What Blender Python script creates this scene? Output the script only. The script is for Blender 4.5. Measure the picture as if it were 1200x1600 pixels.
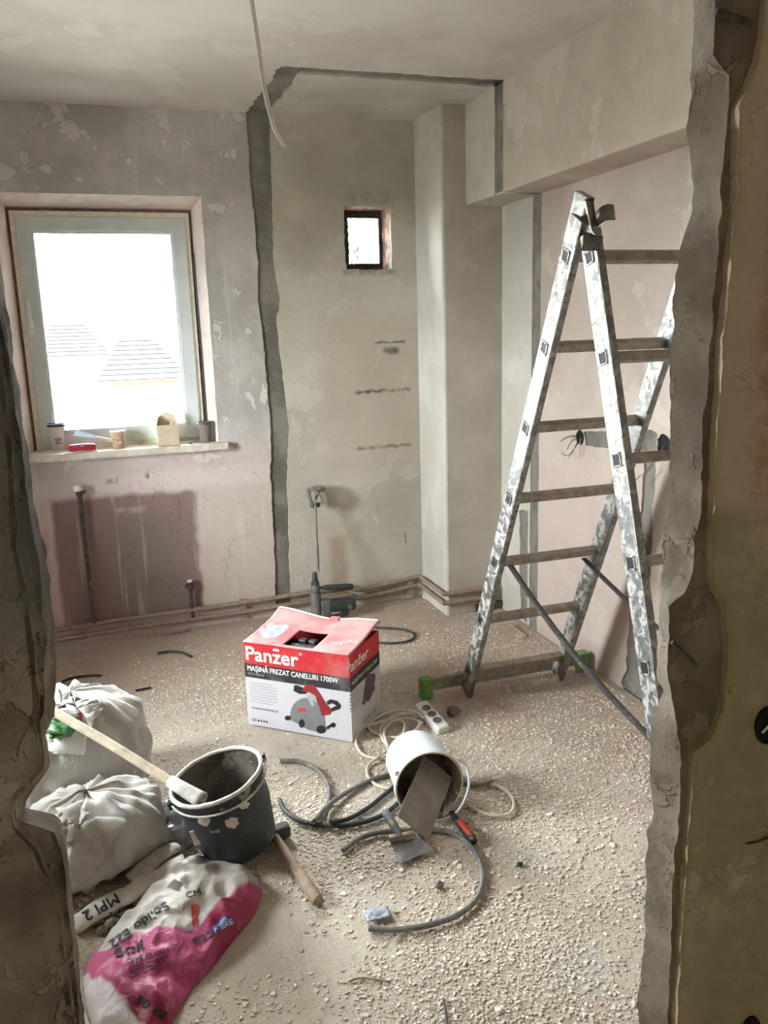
import bpy, bmesh, math, random
import numpy as np
from math import sin, cos, pi, radians as R
from mathutils import Vector, Matrix, noise as mn

for o in list(bpy.data.objects):
    bpy.data.objects.remove(o, do_unlink=True)
SC = bpy.context.scene
COL = SC.collection
rng = random.Random(7)

# ------------------------------------------------------------------ camera
CAM_F = 1293.68                      # focal length in pixels of the 1200 x 1600 frame
YAW, PITCH, ROLL, CAM_H = 0.3203, 0.2175, -0.0296, 1.5462
_F = Vector((sin(YAW) * cos(PITCH), cos(YAW) * cos(PITCH), -sin(PITCH)))
_R = Vector((cos(YAW), -sin(YAW), 0))
_U = _R.cross(_F)
CR = _R * cos(ROLL) + _U * sin(ROLL)
CU = -_R * sin(ROLL) + _U * cos(ROLL)
CF = _F
CC = Vector((0, 0, CAM_H))
cam = bpy.data.cameras.new('camera')
cam.sensor_fit = 'VERTICAL'
cam.sensor_height = 36.0
cam.lens = 36.0 * CAM_F / 1600.0
cam.clip_start = 0.05
cam.clip_end = 500
camo = bpy.data.objects.new('camera', cam)
COL.objects.link(camo)
camo.matrix_world = Matrix(((CR.x, CU.x, -CF.x, CC.x), (CR.y, CU.y, -CF.y, CC.y), (CR.z, CU.z, -CF.z, CC.z), (0, 0, 0, 1)))
SC.camera = camo

# ------------------------------------------------------------------ daylight
SKY = 56.0
world = bpy.data.worlds.new('overcast_sky')
SC.world = world
world.use_nodes = True
bg = world.node_tree.nodes['Background']
bg.inputs[0].default_value = (0.93, 0.965, 1.0, 1)
bg.inputs[1].default_value = SKY
VS = SC.view_settings
VS.view_transform = 'Standard'
VS.look = 'None'
VS.gamma = 1.0
VS.use_curve_mapping = False
VS.exposure = 0.76
SC.cycles.max_bounces = 14
SC.cycles.diffuse_bounces = 9
SC.cycles.glossy_bounces = 4
SC.cycles.transparent_max_bounces = 12
SC.cycles.sample_clamp_indirect = 6.0


def portal(loc, rot, sx, sy):        # marks a window opening for sky-light sampling, gives no light itself
    l = bpy.data.lights.new('window_portal', 'AREA')
    l.shape = 'RECTANGLE'
    l.size, l.size_y = sx, sy
    l.cycles.is_portal = True
    o = bpy.data.objects.new('window_portal', l)
    o.location = loc
    o.rotation_euler = rot
    COL.objects.link(o)


# ------------------------------------------------------------------ measuring helpers (room planes)
def ray(px, py):
    return CF + CR * ((px - 600) / CAM_F) - CU * ((py - 800) / CAM_F)


def at(px, py, axis, val):
    d = ray(px, py)
    t = (val - CC[axis]) / d[axis]
    return CC + d * t


def fl(px, py, z=0.0):
    return at(px, py, 2, z)


Y0, X0, XC, YC, XB, ZB, YS, H = 4.362, 2.003, 1.674, 3.999, 1.803, 2.136, 3.589, 2.60


def bw(px, py, y=Y0):
    return at(px, py, 1, y)


def rw(px, py, x=X0):
    return at(px, py, 0, x)


# ------------------------------------------------------------------ materials
def lin(r, g, b):
    def f(c):
        c /= 255.0
        return c / 12.92 if c <= .04045 else ((c + .055) / 1.055) ** 2.4
    return (f(r), f(g), f(b), 1.0)


class NT:
    def __init__(s, name):
        s.m = bpy.data.materials.new(name)
        s.m.use_nodes = True
        s.t = s.m.node_tree
        s.t.nodes.clear()
        s.out = s.n('ShaderNodeOutputMaterial')
        s.tc = s.n('ShaderNodeTexCoord')
        s.geo = None

    def n(s, k, **kw):
        o = s.t.nodes.new(k)
        for a, b in kw.items():
            setattr(o, a, b)
        return o

    def put(s, sock, v):
        if v is None:
            return
        if isinstance(v, bpy.types.NodeSocket):
            s.t.links.new(v, sock)
        else:
            sock.default_value = v

    @property
    def obj(s):
        return s.tc.outputs['Object']

    def m_(s, op, a, b=None, c=None, clamp=False):
        o = s.n('ShaderNodeMath', operation=op, use_clamp=clamp)
        for i, v in enumerate((a, b, c)):
            s.put(o.inputs[i], v)
        return o.outputs[0]

    def noise(s, scale, vec=None, detail=4, rough=.55, dist=0.0):
        o = s.n('ShaderNodeTexNoise')
        s.put(o.inputs['Vector'], vec if vec is not None else s.obj)
        o.inputs['Scale'].default_value = scale
        o.inputs['Detail'].default_value = detail
        o.inputs['Roughness'].default_value = rough
        o.inputs['Distortion'].default_value = dist
        return o.outputs[0]

    def noisec(s, scale, vec=None, detail=3):
        o = s.n('ShaderNodeTexNoise')
        s.put(o.inputs['Vector'], vec if vec is not None else s.obj)
        o.inputs['Scale'].default_value = scale
        o.inputs['Detail'].default_value = detail
        return o.outputs[1]

    def voro(s, scale, vec=None, feature='F1'):
        o = s.n('ShaderNodeTexVoronoi', feature=feature)
        s.put(o.inputs['Vector'], vec if vec is not None else s.obj)
        o.inputs['Scale'].default_value = scale
        return o.outputs[0]

    def vscale(s, v, sx, sy, sz):
        o = s.n('ShaderNodeMapping')
        s.put(o.inputs['Vector'], v)
        o.inputs['Scale'].default_value = (sx, sy, sz)
        return o.outputs[0]

    def vm(s, op, a, b):
        o = s.n('ShaderNodeVectorMath', operation=op)
        s.put(o.inputs[0], a)
        s.put(o.inputs[1], b)
        return o.outputs[0]

    def sep(s, v):
        o = s.n('ShaderNodeSeparateXYZ')
        s.put(o.inputs[0], v)
        return o.outputs

    def step(s, v, a, b):                # smooth 0..1 between a and b (a may exceed b)
        o = s.n('ShaderNodeMapRange', interpolation_type='SMOOTHSTEP')
        s.put(o.inputs[0], v)
        if a <= b:
            o.inputs[1].default_value, o.inputs[2].default_value = a, b
        else:
            o.inputs[1].default_value, o.inputs[2].default_value = b, a
            o.inputs[3].default_value, o.inputs[4].default_value = 1, 0
        return o.outputs[0]

    def mix(s, f, a, b, mode='MIX'):
        o = s.n('ShaderNodeMix', data_type='RGBA', blend_type=mode)
        s.put(o.inputs[0], f)
        s.put(o.inputs[6], a)
        s.put(o.inputs[7], b)
        return o.outputs[2]

    def bump(s, h, strength=.3, dist=.01, nrm=None):
        o = s.n('ShaderNodeBump')
        o.inputs['Strength'].default_value = strength
        o.inputs['Distance'].default_value = dist
        s.put(o.inputs['Height'], h)
        s.put(o.inputs['Normal'], nrm)
        return o.outputs[0]

    def bsdf(s, col, rough=.8, metal=0.0, nrm=None, spec=.3, **kw):
        o = s.n('ShaderNodeBsdfPrincipled')
        s.put(o.inputs['Base Color'], col)
        s.put(o.inputs['Roughness'], rough)
        s.put(o.inputs['Metallic'], metal)
        s.put(o.inputs['Normal'], nrm)
        o.inputs['Specular IOR Level'].default_value = spec
        for k, v in kw.items():
            s.put(o.inputs[k], v)
        return o.outputs[0]

    def done(s, sh):
        s.t.links.new(sh, s.out.inputs[0])
        return s.m


def box_mask(t, comps, box, soft):
    """0..1 mask of an axis box given as {axis: (lo, hi)} in metres."""
    r = None
    for ax, (a, b) in box.items():
        m = t.m_('MULTIPLY', t.step(comps[ax], a - soft, a + soft), t.step(comps[ax], b + soft, b - soft))
        r = m if r is None else t.m_('MULTIPLY', r, m)
    return r


def plaster(name, base, dark, light, patch=2.5, zones=(), stains=(), streak=0.0, bump=.35, speck=None, dirt=.5, fine=1.0, patchy=.6):
    t = NT(name)
    o = t.obj
    warp = t.vm('ADD', o, t.vm('SCALE', t.vm('SUBTRACT', t.noisec(7), (.5, .5, .5)), None))
    warp.node.inputs[1].links[0].from_node.inputs['Scale'].default_value = .14
    big = t.noise(patch, o, 6, .62)
    col = t.mix(t.step(big, .40, .62), base, dark)
    sh = t.noise(patch * 2.3, t.vm('ADD', warp, (3.1, 1.7, .4)), 5, .6)
    edge = t.step(sh, .575, .60)
    col = t.mix(t.m_('MULTIPLY', edge, patchy), col, light)
    sh2 = t.noise(patch * 5.5, t.vm('ADD', warp, (9.1, 4.7, 2.4)), 4, .6)
    e2 = t.step(sh2, .64, .66)
    col = t.mix(t.m_('MULTIPLY', e2, patchy * .7), col, light)
    wz = t.vm('ADD', o, t.vm('MULTIPLY', t.vm('SUBTRACT', t.noisec(9), (.5, .5, .5)), (.05, .05, .05)))
    wc = t.sep(wz)
    for box, c, soft, amt in zones:
        col = t.mix(t.m_('MULTIPLY', box_mask(t, wc, box, soft), amt), col, c)
    if streak:
        sv = t.vscale(o, 26, 26, 1.6)
        st = t.step(t.noise(1.0, sv, 3, .5), .60, .72)
        col = t.mix(t.m_('MULTIPLY', st, streak), col, light)
        st2 = t.step(t.noise(1.0, t.vm('ADD', t.vscale(o, 14, 14, 1.1), (5, 2, 8)), 3, .5), .62, .78)
        col = t.mix(t.m_('MULTIPLY', st2, streak * .8), col, dark)
    oc = t.sep(t.vm('ADD', o, t.vm('MULTIPLY', t.vm('SUBTRACT', t.noisec(30), (.5, .5, .5)), (.03, .03, .03))))
    for box, c, soft, amt in stains:
        br = t.step(t.noise(24, o, 6, .7), .30, .62)
        col = t.mix(t.m_('MULTIPLY', t.m_('MULTIPLY', box_mask(t, oc, box, soft), amt), br), col, c)
    spots = t.step(t.noise(38, o, 3, .7), .70, .76)
    col = t.mix(t.m_('MULTIPLY', spots, dirt), col, tuple(c * .35 for c in dark[:3]) + (1,))
    g = t.noise(90, o, 5, .7)
    col = t.mix(t.m_('MULTIPLY', t.step(g, .35, .75), .16), col, dark)
    hgt = t.m_('ADD', t.m_('MULTIPLY', t.m_('ADD', edge, e2), .35), t.m_('ADD', t.m_('MULTIPLY', g, .25 * fine), t.m_('MULTIPLY', t.noise(14, o, 5, .6), .8)))
    return t.done(t.bsdf(col, .92, 0, t.bump(hgt, bump, .012), spec=.15))


def simple(name, c, rough=.6, metal=0.0, var=.15, scale=25, bump=.1, spec=.4, dust=0.0, dustc=(.55, .5, .44, 1)):
    t = NT(name)
    nz = t.noise(scale, t.obj, 5, .6)
    dk = tuple(x * (1 - var * 1.6) for x in c[:3]) + (1,)
    lt = tuple(min(1, x * (1 + var)) for x in c[:3]) + (1,)
    col = t.mix(t.step(nz, .3, .7), dk, lt)
    if dust:
        d = t.step(t.noise(scale * 1.7, t.vm('ADD', t.obj, (2, 5, 1)), 6, .65), .62 - dust * .3, .72)
        col = t.mix(t.m_('MULTIPLY', d, min(1, dust * 1.6)), col, dustc)
        rough_s = t.m_('ADD', rough, t.m_('MULTIPLY', d, .9 - rough))
    else:
        rough_s = rough
    return t.done(t.bsdf(col, rough_s, metal, t.bump(t.noise(scale * 3, t.obj, 4, .6), bump, .004), spec=spec))


# ------------------------------------------------------------------ mesh helpers
class G:
    def __init__(s):
        s.v, s.f, s.mi = [], [], []

    def add(s, v, f, mi=0):
        k = len(s.v)
        s.v += [tuple(x) for x in v]
        s.f += [tuple(i + k for i in q) for q in f]
        s.mi += [mi] * len(f)
        return s

    def box(s, c, d, M=None, mi=0):
        x, y, z = (k / 2 for k in d)
        vs = [Vector((a * x, b * y, e * z)) + (Vector(c) if M is None else Vector()) for a in (-1, 1) for b in (-1, 1) for e in (-1, 1)]
        if M is not None:
            vs = [M @ (q + Vector(c)) for q in vs]
        return s.add(vs, [(0, 1, 3, 2), (4, 6, 7, 5), (0, 4, 5, 1), (2, 3, 7, 6), (0, 2, 6, 4), (1, 5, 7, 3)], mi)

    def bar(s, a, b, w, t, up=(0, 0, 1), mi=0):       # rectangular bar from a to b, w across, t along 'up'
        a, b = Vector(a), Vector(b)
        d = (b - a)
        L = d.length
        z = d / L
        x = Vector(up).cross(z)
        x.normalize()
        y = z.cross(x)
        M = Matrix(((x.x, y.x, z.x, a.x), (x.y, y.y, z.y, a.y), (x.z, y.z, z.z, a.z), (0, 0, 0, 1)))
        return s.box((0, 0, L / 2), (w, t, L), M, mi)

    def tube(s, pts, r, seg=8, closed=False, cap=True, mi=0, flat=1.0):
        pts = [Vector(p) for p in pts]
        n = len(pts)
        rr = r if isinstance(r, (list, tuple)) else [r] * n
        ts = []
        for i in range(n):
            if closed:
                d = pts[(i + 1) % n] - pts[i - 1]
            else:
                d = pts[min(i + 1, n - 1)] - pts[max(i - 1, 0)]
            ts.append(d.normalized() if d.length > 1e-9 else Vector((0, 0, 1)))
        ref = Vector((0, 0, 1)) if abs(ts[0].z) < .9 else Vector((1, 0, 0))
        x = ref.cross(ts[0]).normalized()
        vs = []
        for i in range(n):
            x = (x - ts[i] * x.dot(ts[i]))
            x = x.normalized() if x.length > 1e-6 else Vector((1, 0, 0))
            y = ts[i].cross(x)
            for k in range(seg):
                a = 2 * pi * k / seg
                vs.append(pts[i] + (x * cos(a) + y * sin(a) * flat) * rr[i])
        fs = []
        for i in range(n if closed else n - 1):
            j = (i + 1) % n
            for k in range(seg):
                l = (k + 1) % seg
                fs.append((i * seg + k, i * seg + l, j * seg + l, j * seg + k))
        if cap and not closed:
            fs.append(tuple(range(seg))[::-1])
            fs.append(tuple((n - 1) * seg + k for k in range(seg)))
        return s.add(vs, fs, mi)

    def lathe(s, prof, seg=32, M=None, mi=0, cap0=False, cap1=False):
        vs = []
        for r, z in prof:
            for k in range(seg):
                a = 2 * pi * k / seg
                q = Vector((r * cos(a), r * sin(a), z))
                vs.append(M @ q if M is not None else q)
        fs = []
        for i in range(len(prof) - 1):
            for k in range(seg):
                l = (k + 1) % seg
                fs.append((i * seg + k, i * seg + l, (i + 1) * seg + l, (i + 1) * seg + k))
        if cap0:
            fs.append(tuple(range(seg))[::-1])
        if cap1:
            b = (len(prof) - 1) * seg
            fs.append(tuple(b + k for k in range(seg)))
        return s.add(vs, fs, mi)

    def prism(s, poly, t, M=None, mi=0):               # 2D polygon, thickness t along +z
        n = len(poly)
        vs = [Vector((p[0], p[1], z)) for z in (0, t) for p in poly]
        if M is not None:
            vs = [M @ q for q in vs]
        fs = [tuple(range(n))[::-1], tuple(range(n, 2 * n))] + [(i, (i + 1) % n, n + (i + 1) % n, n + i) for i in range(n)]
        return s.add(vs, fs, mi)

    def grid(s, rows, mi=0, closed=False):             # rows of equal length
        n = len(rows[0])
        vs = [p for r in rows for p in r]
        fs = []
        for i in range(len(rows) - 1):
            for k in range(n if closed else n - 1):
                l = (k + 1) % n
                fs.append((i * n + k, i * n + l, (i + 1) * n + l, (i + 1) * n + k))
        return s.add(vs, fs, mi)

    def build(s, name, mats, parent=None, smooth=False, bevel=0.0, segs=2, subsurf=0, solid=0.0, fix=True):
        me = bpy.data.meshes.new(name)
        me.from_pydata(s.v, [], s.f)
        if not isinstance(mats, (list, tuple)):
            mats = [mats]
        for m in mats:
            me.materials.append(m)
        if len(mats) > 1:
            me.polygons.foreach_set('material_index', s.mi)
        if fix:
            bm = bmesh.new()
            bm.from_mesh(me)
            bmesh.ops.recalc_face_normals(bm, faces=bm.faces)
            bm.to_mesh(me)
            bm.free()
        if smooth:
            me.shade_smooth()
            if smooth != 'all':
                me.set_sharp_from_angle(angle=R(38))
        me.update()
        o = bpy.data.objects.new(name, me)
        COL.objects.link(o)
        if parent is not None:
            o.parent = parent
            o.matrix_parent_inverse = parent.matrix_basis.inverted()
        if solid:
            md = o.modifiers.new('solid', 'SOLIDIFY')
            md.thickness = solid
            md.offset = 0
        if bevel:
            md = o.modifiers.new('bevel', 'BEVEL')
            md.width = bevel
            md.segments = segs
            md.limit_method = 'ANGLE'
            md.angle_limit = R(40)
        if subsurf:
            md = o.modifiers.new('sub', 'SUBSURF')
            md.levels = md.render_levels = subsurf
        return o


def spline(pts, n=8, closed=False):
    P = [Vector(p) for p in pts]
    out = []
    N = len(P)
    rngi = range(N if closed else N - 1)
    for i in rngi:
        p0 = P[i - 1] if (closed or i > 0) else P[0] * 2 - P[1]
        p1, p2 = P[i], P[(i + 1) % N]
        p3 = P[(i + 2) % N] if (closed or i + 2 < N) else P[-1] * 2 - P[-2]
        for k in range(n):
            t = k / n
            out.append(.5 * ((2 * p1) + (p2 - p0) * t + (2 * p0 - 5 * p1 + 4 * p2 - p3) * t * t + (3 * p1 - p0 - 3 * p2 + p3) * t ** 3))
    if not closed:
        out.append(P[-1])
    return out


def slab(name, loops, thick, M, mat, parent=None):     # flat plate with holes: outer loop first; local z from 0 to thick
    cu = bpy.data.curves.new(name, 'CURVE')
    cu.dimensions = '2D'
    cu.fill_mode = 'BOTH'
    cu.extrude = thick / 2
    for lp in loops:
        sp = cu.splines.new('POLY')
        sp.points.add(len(lp) - 1)
        for q, p in zip(sp.points, lp):
            q.co = (p[0], p[1], 0, 1)
        sp.use_cyclic_u = True
    tmp = bpy.data.objects.new('tmp', cu)
    COL.objects.link(tmp)
    bpy.context.view_layer.update()
    me = bpy.data.meshes.new_from_object(tmp.evaluated_get(bpy.context.evaluated_depsgraph_get()))
    bpy.data.objects.remove(tmp)
    me.name = name
    me.transform(M @ Matrix.Translation((0, 0, thick / 2)))
    me.materials.clear()
    me.materials.append(mat)
    o = bpy.data.objects.new(name, me)
    COL.objects.link(o)
    if parent is not None:
        o.parent = parent
        o.matrix_parent_inverse = parent.matrix_basis.inverted()
    return o


def jag(a, b, amp=.008, step=.02, seed=0):             # jagged polyline from a to b (2D), b left out
    a, b = Vector(a), Vector(b)
    d = b - a
    n = max(2, int(d.length / step))
    nn = Vector((-d.y, d.x)).normalized()
    out = []
    for i in range(n):
        t = i / n
        p = a + d * t
        w = 0 if i == 0 else amp * (mn.noise(Vector((t * d.length * 9, seed * 7.3, 1.1))) + .8 * mn.noise(Vector((t * d.length * 33, seed * 3.1, 4.4))))
        out.append(tuple(p + nn * w))
    return out


def tag(o, label=None, cat=None, group=None, kind=None):
    if label:
        o['label'] = label
    if cat:
        o['category'] = cat
    if group:
        o['group'] = group
    if kind:
        o['kind'] = kind
    return o


def struct(o):
    o['kind'] = 'structure'
    return o


def empty(name, loc=(0, 0, 0), label=None, cat=None, group=None, kind=None):
    o = bpy.data.objects.new(name, None)
    o.empty_display_size = .05
    o.location = loc
    COL.objects.link(o)
    return tag(o, label, cat, group, kind)


STRIKE = [(0, 0), (-1, -1), (1, -1), (1, 1), (-1, 1)]


def text_mesh(s, size, bold=0.0, res=3, xs=1.0):       # flat lettering as (verts2d, faces); origin at its left base
    cu = bpy.data.curves.new('lettering', 'FONT')
    cu.body = s
    cu.size = size
    cu.resolution_u = res
    tmp = bpy.data.objects.new('tmp', cu)
    COL.objects.link(tmp)
    bpy.context.view_layer.update()
    me = bpy.data.meshes.new_from_object(tmp.evaluated_get(bpy.context.evaluated_depsgraph_get()))
    bpy.data.objects.remove(tmp)
    bm = bmesh.new()
    bm.from_mesh(me)
    bmesh.ops.triangulate(bm, faces=bm.faces, ngon_method='EAR_CLIP')
    bm.to_mesh(me)
    bm.free()
    v = [(q.co.x * xs, q.co.y) for q in me.vertices]
    f = [tuple(p.vertices) for p in me.polygons]
    bpy.data.meshes.remove(me)
    x0 = min(a for a, b in v)
    return [(a - x0, b) for a, b in v], f


def lettering(name, s, size, M, mat, parent, bold=0.0, width=None, fn=None, xs=1.0, depth=.0006):
    """lettering plate in the xy plane of M (or draped through fn(x, y) -> point)."""
    v, f = text_mesh(s, size, bold)
    if width:
        k = width / max(a for a, b in v)
        v = [(a * k, b) for a, b in v]
    g = G()
    b_ = bold * size
    for k, (sx, sy) in enumerate(STRIKE if bold else STRIKE[:1]):       # struck several times for a bold face
        if fn:
            g.add([fn(a + sx * b_, b + sy * b_) for a, b in v], f)
        else:
            g.add([M @ Vector((a + sx * b_, b + sy * b_, depth + k * .00005)) for a, b in v], f)
    return g.build(name, mat, parent, fix=False)

# ================================================================== materials of the setting
PLG = dict(base=lin(186, 181, 173), dark=lin(150, 145, 138), light=lin(205, 201, 194))
RAD = dict([(0, (-.30, .405)), (2, (.10, .755))])
m_back = plaster('plaster_window_wall', lin(192, 188, 183), lin(170, 165, 159), lin(212, 209, 204), 2.8, streak=.32, bump=.65, patchy=.8, dirt=.55,
    zones=[({2: (-.1, .93)}, lin(206, 182, 178), .12, .75),
           ({0: (.36, .80), 2: (.02, .86)}, lin(198, 188, 175), .05, .75),
           (RAD, lin(132, 108, 106), .018, .95),
           ({0: (-.02, .30), 2: (.12, .66)}, lin(126, 116, 107), .05, .75),
           ({0: (-.5, -.33), 2: (.05, .62)}, lin(196, 158, 164), .02, .8),
           ({0: (-.9, .8), 2: (.76, .86)}, lin(212, 204, 200), .03, .55)],
    stains=[({0: (-.03, .03), 2: (.82, .85)}, lin(45, 42, 40), .008, .9), ({0: (.165, .18), 2: (.83, .87)}, lin(45, 42, 40), .006, .9),
            ({0: (.0, .15), 2: (.66, .69)}, lin(190, 180, 172), .01, .6)])
m_alc = plaster('plaster_alcove', lin(190, 184, 170), lin(168, 162, 149), lin(200, 196, 184), 1.4, bump=.3, dirt=.35, patchy=.45,
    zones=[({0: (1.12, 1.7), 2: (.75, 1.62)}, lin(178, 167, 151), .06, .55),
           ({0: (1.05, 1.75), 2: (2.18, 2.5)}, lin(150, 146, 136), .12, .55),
           ({0: (1.12, 1.22), 2: (.05, .42)}, lin(152, 118, 96), .03, .55)],
    stains=[({0: (1.30, 1.62), 2: (1.205, 1.222)}, lin(52, 46, 40), .006, .95), ({0: (1.42, 1.6), 2: (1.468, 1.478)}, lin(60, 52, 46), .006, .9),
            ({0: (1.47, 1.56), 2: (1.41, 1.45)}, lin(58, 50, 44), .012, .8), ({0: (1.30, 1.62), 2: (.895, .912)}, lin(120, 88, 64), .006, .9),
            ({0: (1.28, 1.54), 2: (2.18, 2.25)}, lin(92, 88, 82), .06, .55), ({0: (1.26, 1.56), 2: (1.83, 1.86)}, lin(100, 94, 86), .012, .6),
            ({0: (1.567, 1.58), 2: (.33, .39)}, lin(30, 28, 26), .003, 1)])
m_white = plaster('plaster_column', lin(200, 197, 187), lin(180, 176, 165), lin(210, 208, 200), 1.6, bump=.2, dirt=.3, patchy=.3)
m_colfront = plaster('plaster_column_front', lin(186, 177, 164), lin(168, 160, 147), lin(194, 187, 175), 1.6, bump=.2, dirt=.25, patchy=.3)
m_pink = plaster('plaster_pink', lin(186, 174, 163), lin(172, 158, 147), lin(200, 192, 181), 1.8, bump=.25, dirt=.22, patchy=.4,
    zones=[({2: (-.1, 1.0)}, lin(188, 170, 161), .25, .5)])
m_beam = plaster('plaster_beam', lin(188, 177, 165), lin(174, 163, 151), lin(202, 195, 184), 1.8, bump=.22, dirt=.15, patchy=.5)
m_ceil = plaster('plaster_ceiling', lin(212, 209, 202), lin(196, 191, 182), lin(223, 221, 215), 1.3, bump=.25, dirt=.12, patchy=.3)
m_cem = plaster('bare_cement', lin(132, 127, 119), lin(104, 100, 93), lin(148, 142, 133), 5, bump=.7, dirt=.5, patchy=.3)
m_reveal = plaster('plaster_reveal', lin(226, 214, 206), lin(204, 190, 182), lin(236, 230, 226), 4, bump=.2, dirt=.1, patchy=.3)
m_hall = plaster('plaster_hall', lin(192, 178, 150), lin(160, 147, 120), lin(200, 190, 168), 2.5, bump=.6, dirt=.75, patchy=.4,
    zones=[({2: (1.28, 2.7)}, lin(196, 180, 160), .02, .8)],
    stains=[({0: (.86, .95), 2: (1.3, 2.2)}, lin(168, 104, 80), .03, .7), ({0: (.80, 1.0), 2: (.2, 1.2)}, lin(138, 126, 94), .05, .5)])
m_conc = plaster('broken_concrete', lin(138, 128, 112), lin(108, 99, 86), lin(156, 146, 130), 6, bump=.8, dirt=.4, patchy=.35)
m_brown = plaster('old_brown_plaster', lin(110, 95, 76), lin(72, 61, 48), lin(128, 115, 96), 4, bump=.7, dirt=.7, patchy=.35, streak=.5,
    zones=[({2: (1.22, 2.7)}, lin(84, 78, 72), .06, .8)])
m_brick = plaster('brick_reveal', lin(196, 158, 142), lin(128, 106, 98), lin(214, 200, 196), 14, bump=.8, dirt=.6)

# ------------------------------------------------------------------ window wall (wall_back)
XL = -1.55                                              # left wall plane
YI = Y0 + .010                                          # face of the bare masonry behind the plaster coat
W1 = (-.392, .548, .955, 2.208)                         # window opening in the wall plane x0 x1 z0 z1
a_ = bw(541, 333)
W2 = (1.277, 1.532, 1.858, 2.176)
MB = Matrix(((1, 0, 0, 0), (0, 0, -1, YI), (0, 1, 0, 0), (0, 0, 0, 1)))       # local xy -> world xz, local z -> -y
g = G()
for x0, x1, z0, z1 in ((XL - .3, W1[0], 0, H + .2), (W1[1], W2[0], 0, H + .2), (W2[1], X0 + .3, 0, H + .2), (W1[0], W1[1], 0, W1[2]), (W1[0], W1[1], W1[3], H + .2),
                       (W2[0], W2[1], 0, W2[2]), (W2[0], W2[1], W2[3], H + .2)):
    g.box(((x0 + x1) / 2, YI + .15, (z0 + z1) / 2), (x1 - x0, .30, z1 - z0))
wall_back = struct(g.build('wall_back', m_cem))

def scar_x(z):          # left and right edge of the bare strip left by the old partition
    pts = [(2.60, .797, .905), (2.3, .80, .90), (1.9, .815, .885), (1.72, .80, .91), (1.6, .815, .885), (1.28, .825, .905), (1.05, .83, .92), (.8, .815, .895), (.4, .812, .885), (.0, .80, .875)]
    for (za, la, ra), (zb, lb, rb) in zip(pts, pts[1:]):
        if zb <= z <= za:
            t = (za - z) / (za - zb)
            return la + (lb - la) * t, ra + (rb - ra) * t
    return .8, .88

zs = [i * .0125 for i in range(int(H / .0125) + 1)]
def scar_edge(side, seed):
    out = []
    for z in zs:
        x = scar_x(z)[side] + (.006 if side else -.004)
        x += .005 * mn.noise(Vector((seed, z * 8, 0))) + .005 * mn.noise(Vector((seed, z * 31, 3)))
        out.append((x, z))
    return out
le, re_ = scar_edge(0, 1.3), scar_edge(1, 8.2)
hole = lambda w, amp, sd: [p for k, (q, r) in enumerate(zip([(w[0], w[2]), (w[0], w[3]), (w[1], w[3]), (w[1], w[2])], [(w[0], w[3]), (w[1], w[3]), (w[1], w[2]), (w[0], w[2])])) for p in jag(q, r, amp, .02, sd + k)]
slab('plaster_coat', [[(XL, 0)] + le + [(XL, H)], hole((W1[0], W1[1], W1[2], W1[3]), .002, 3)], .010, MB, m_back, wall_back)
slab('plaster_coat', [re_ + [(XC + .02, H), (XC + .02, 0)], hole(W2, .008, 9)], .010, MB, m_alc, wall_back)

# ------------------------------------------------------------------ column in the corner, right wall, beam
g = G()
g.box(((XC + X0 + .2) / 2, (YC + Y0 + .05) / 2, H / 2), (X0 + .2 - XC, Y0 + .05 - YC, H + .1), mi=0)
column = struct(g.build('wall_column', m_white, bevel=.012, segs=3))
# thin render coat of the darker front face
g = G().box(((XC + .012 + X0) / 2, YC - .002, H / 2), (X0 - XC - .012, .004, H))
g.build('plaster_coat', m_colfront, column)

XI = X0 + .010
g = G()
HOLES = []
s1 = rw(908, 684)
s2 = rw(1029, 694)
W4 = (-1.55, -.70, .85, 1.70)  # opening of the added hall window, out of view
for y0, y1, z0, z1 in ((-3.7, W4[0], -.1, H + .2), (W4[1], 4.7, -.1, H + .2), (W4[0], W4[1], -.1, W4[2]), (W4[0], W4[1], W4[3], H + .2)):
    g.box((XI + .15, (y0 + y1) / 2, (z0 + z1) / 2), (.30, y1 - y0, z1 - z0))
wall_right = struct(g.build('wall_right', m_cem))
MR = Matrix(((0, 0, -1, XI), (1, 0, 0, 0), (0, 1, 0, 0), (0, 0, 0, 1)))       # local xy -> world yz, local z -> -x
ys1, ys0 = YS + .085, YS                                                       # scar of the old partition on this wall
def vline(y, seed, amp=.006):
    return [(y + amp * mn.noise(Vector((seed, z * 9, 2))) + amp * .6 * mn.noise(Vector((seed, z * 37, 5))), z) for z in zs]
def rnd_hole(c, r, n=18, sd=0):
    return [(c[0] + r * cos(-2 * pi * k / n) * (1 + .18 * mn.noise(Vector((k * .9, sd, 1)))), c[1] + r * sin(-2 * pi * k / n) * (1 + .18 * mn.noise(Vector((k * .9, sd, 7))))) for k in range(n)]
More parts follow.
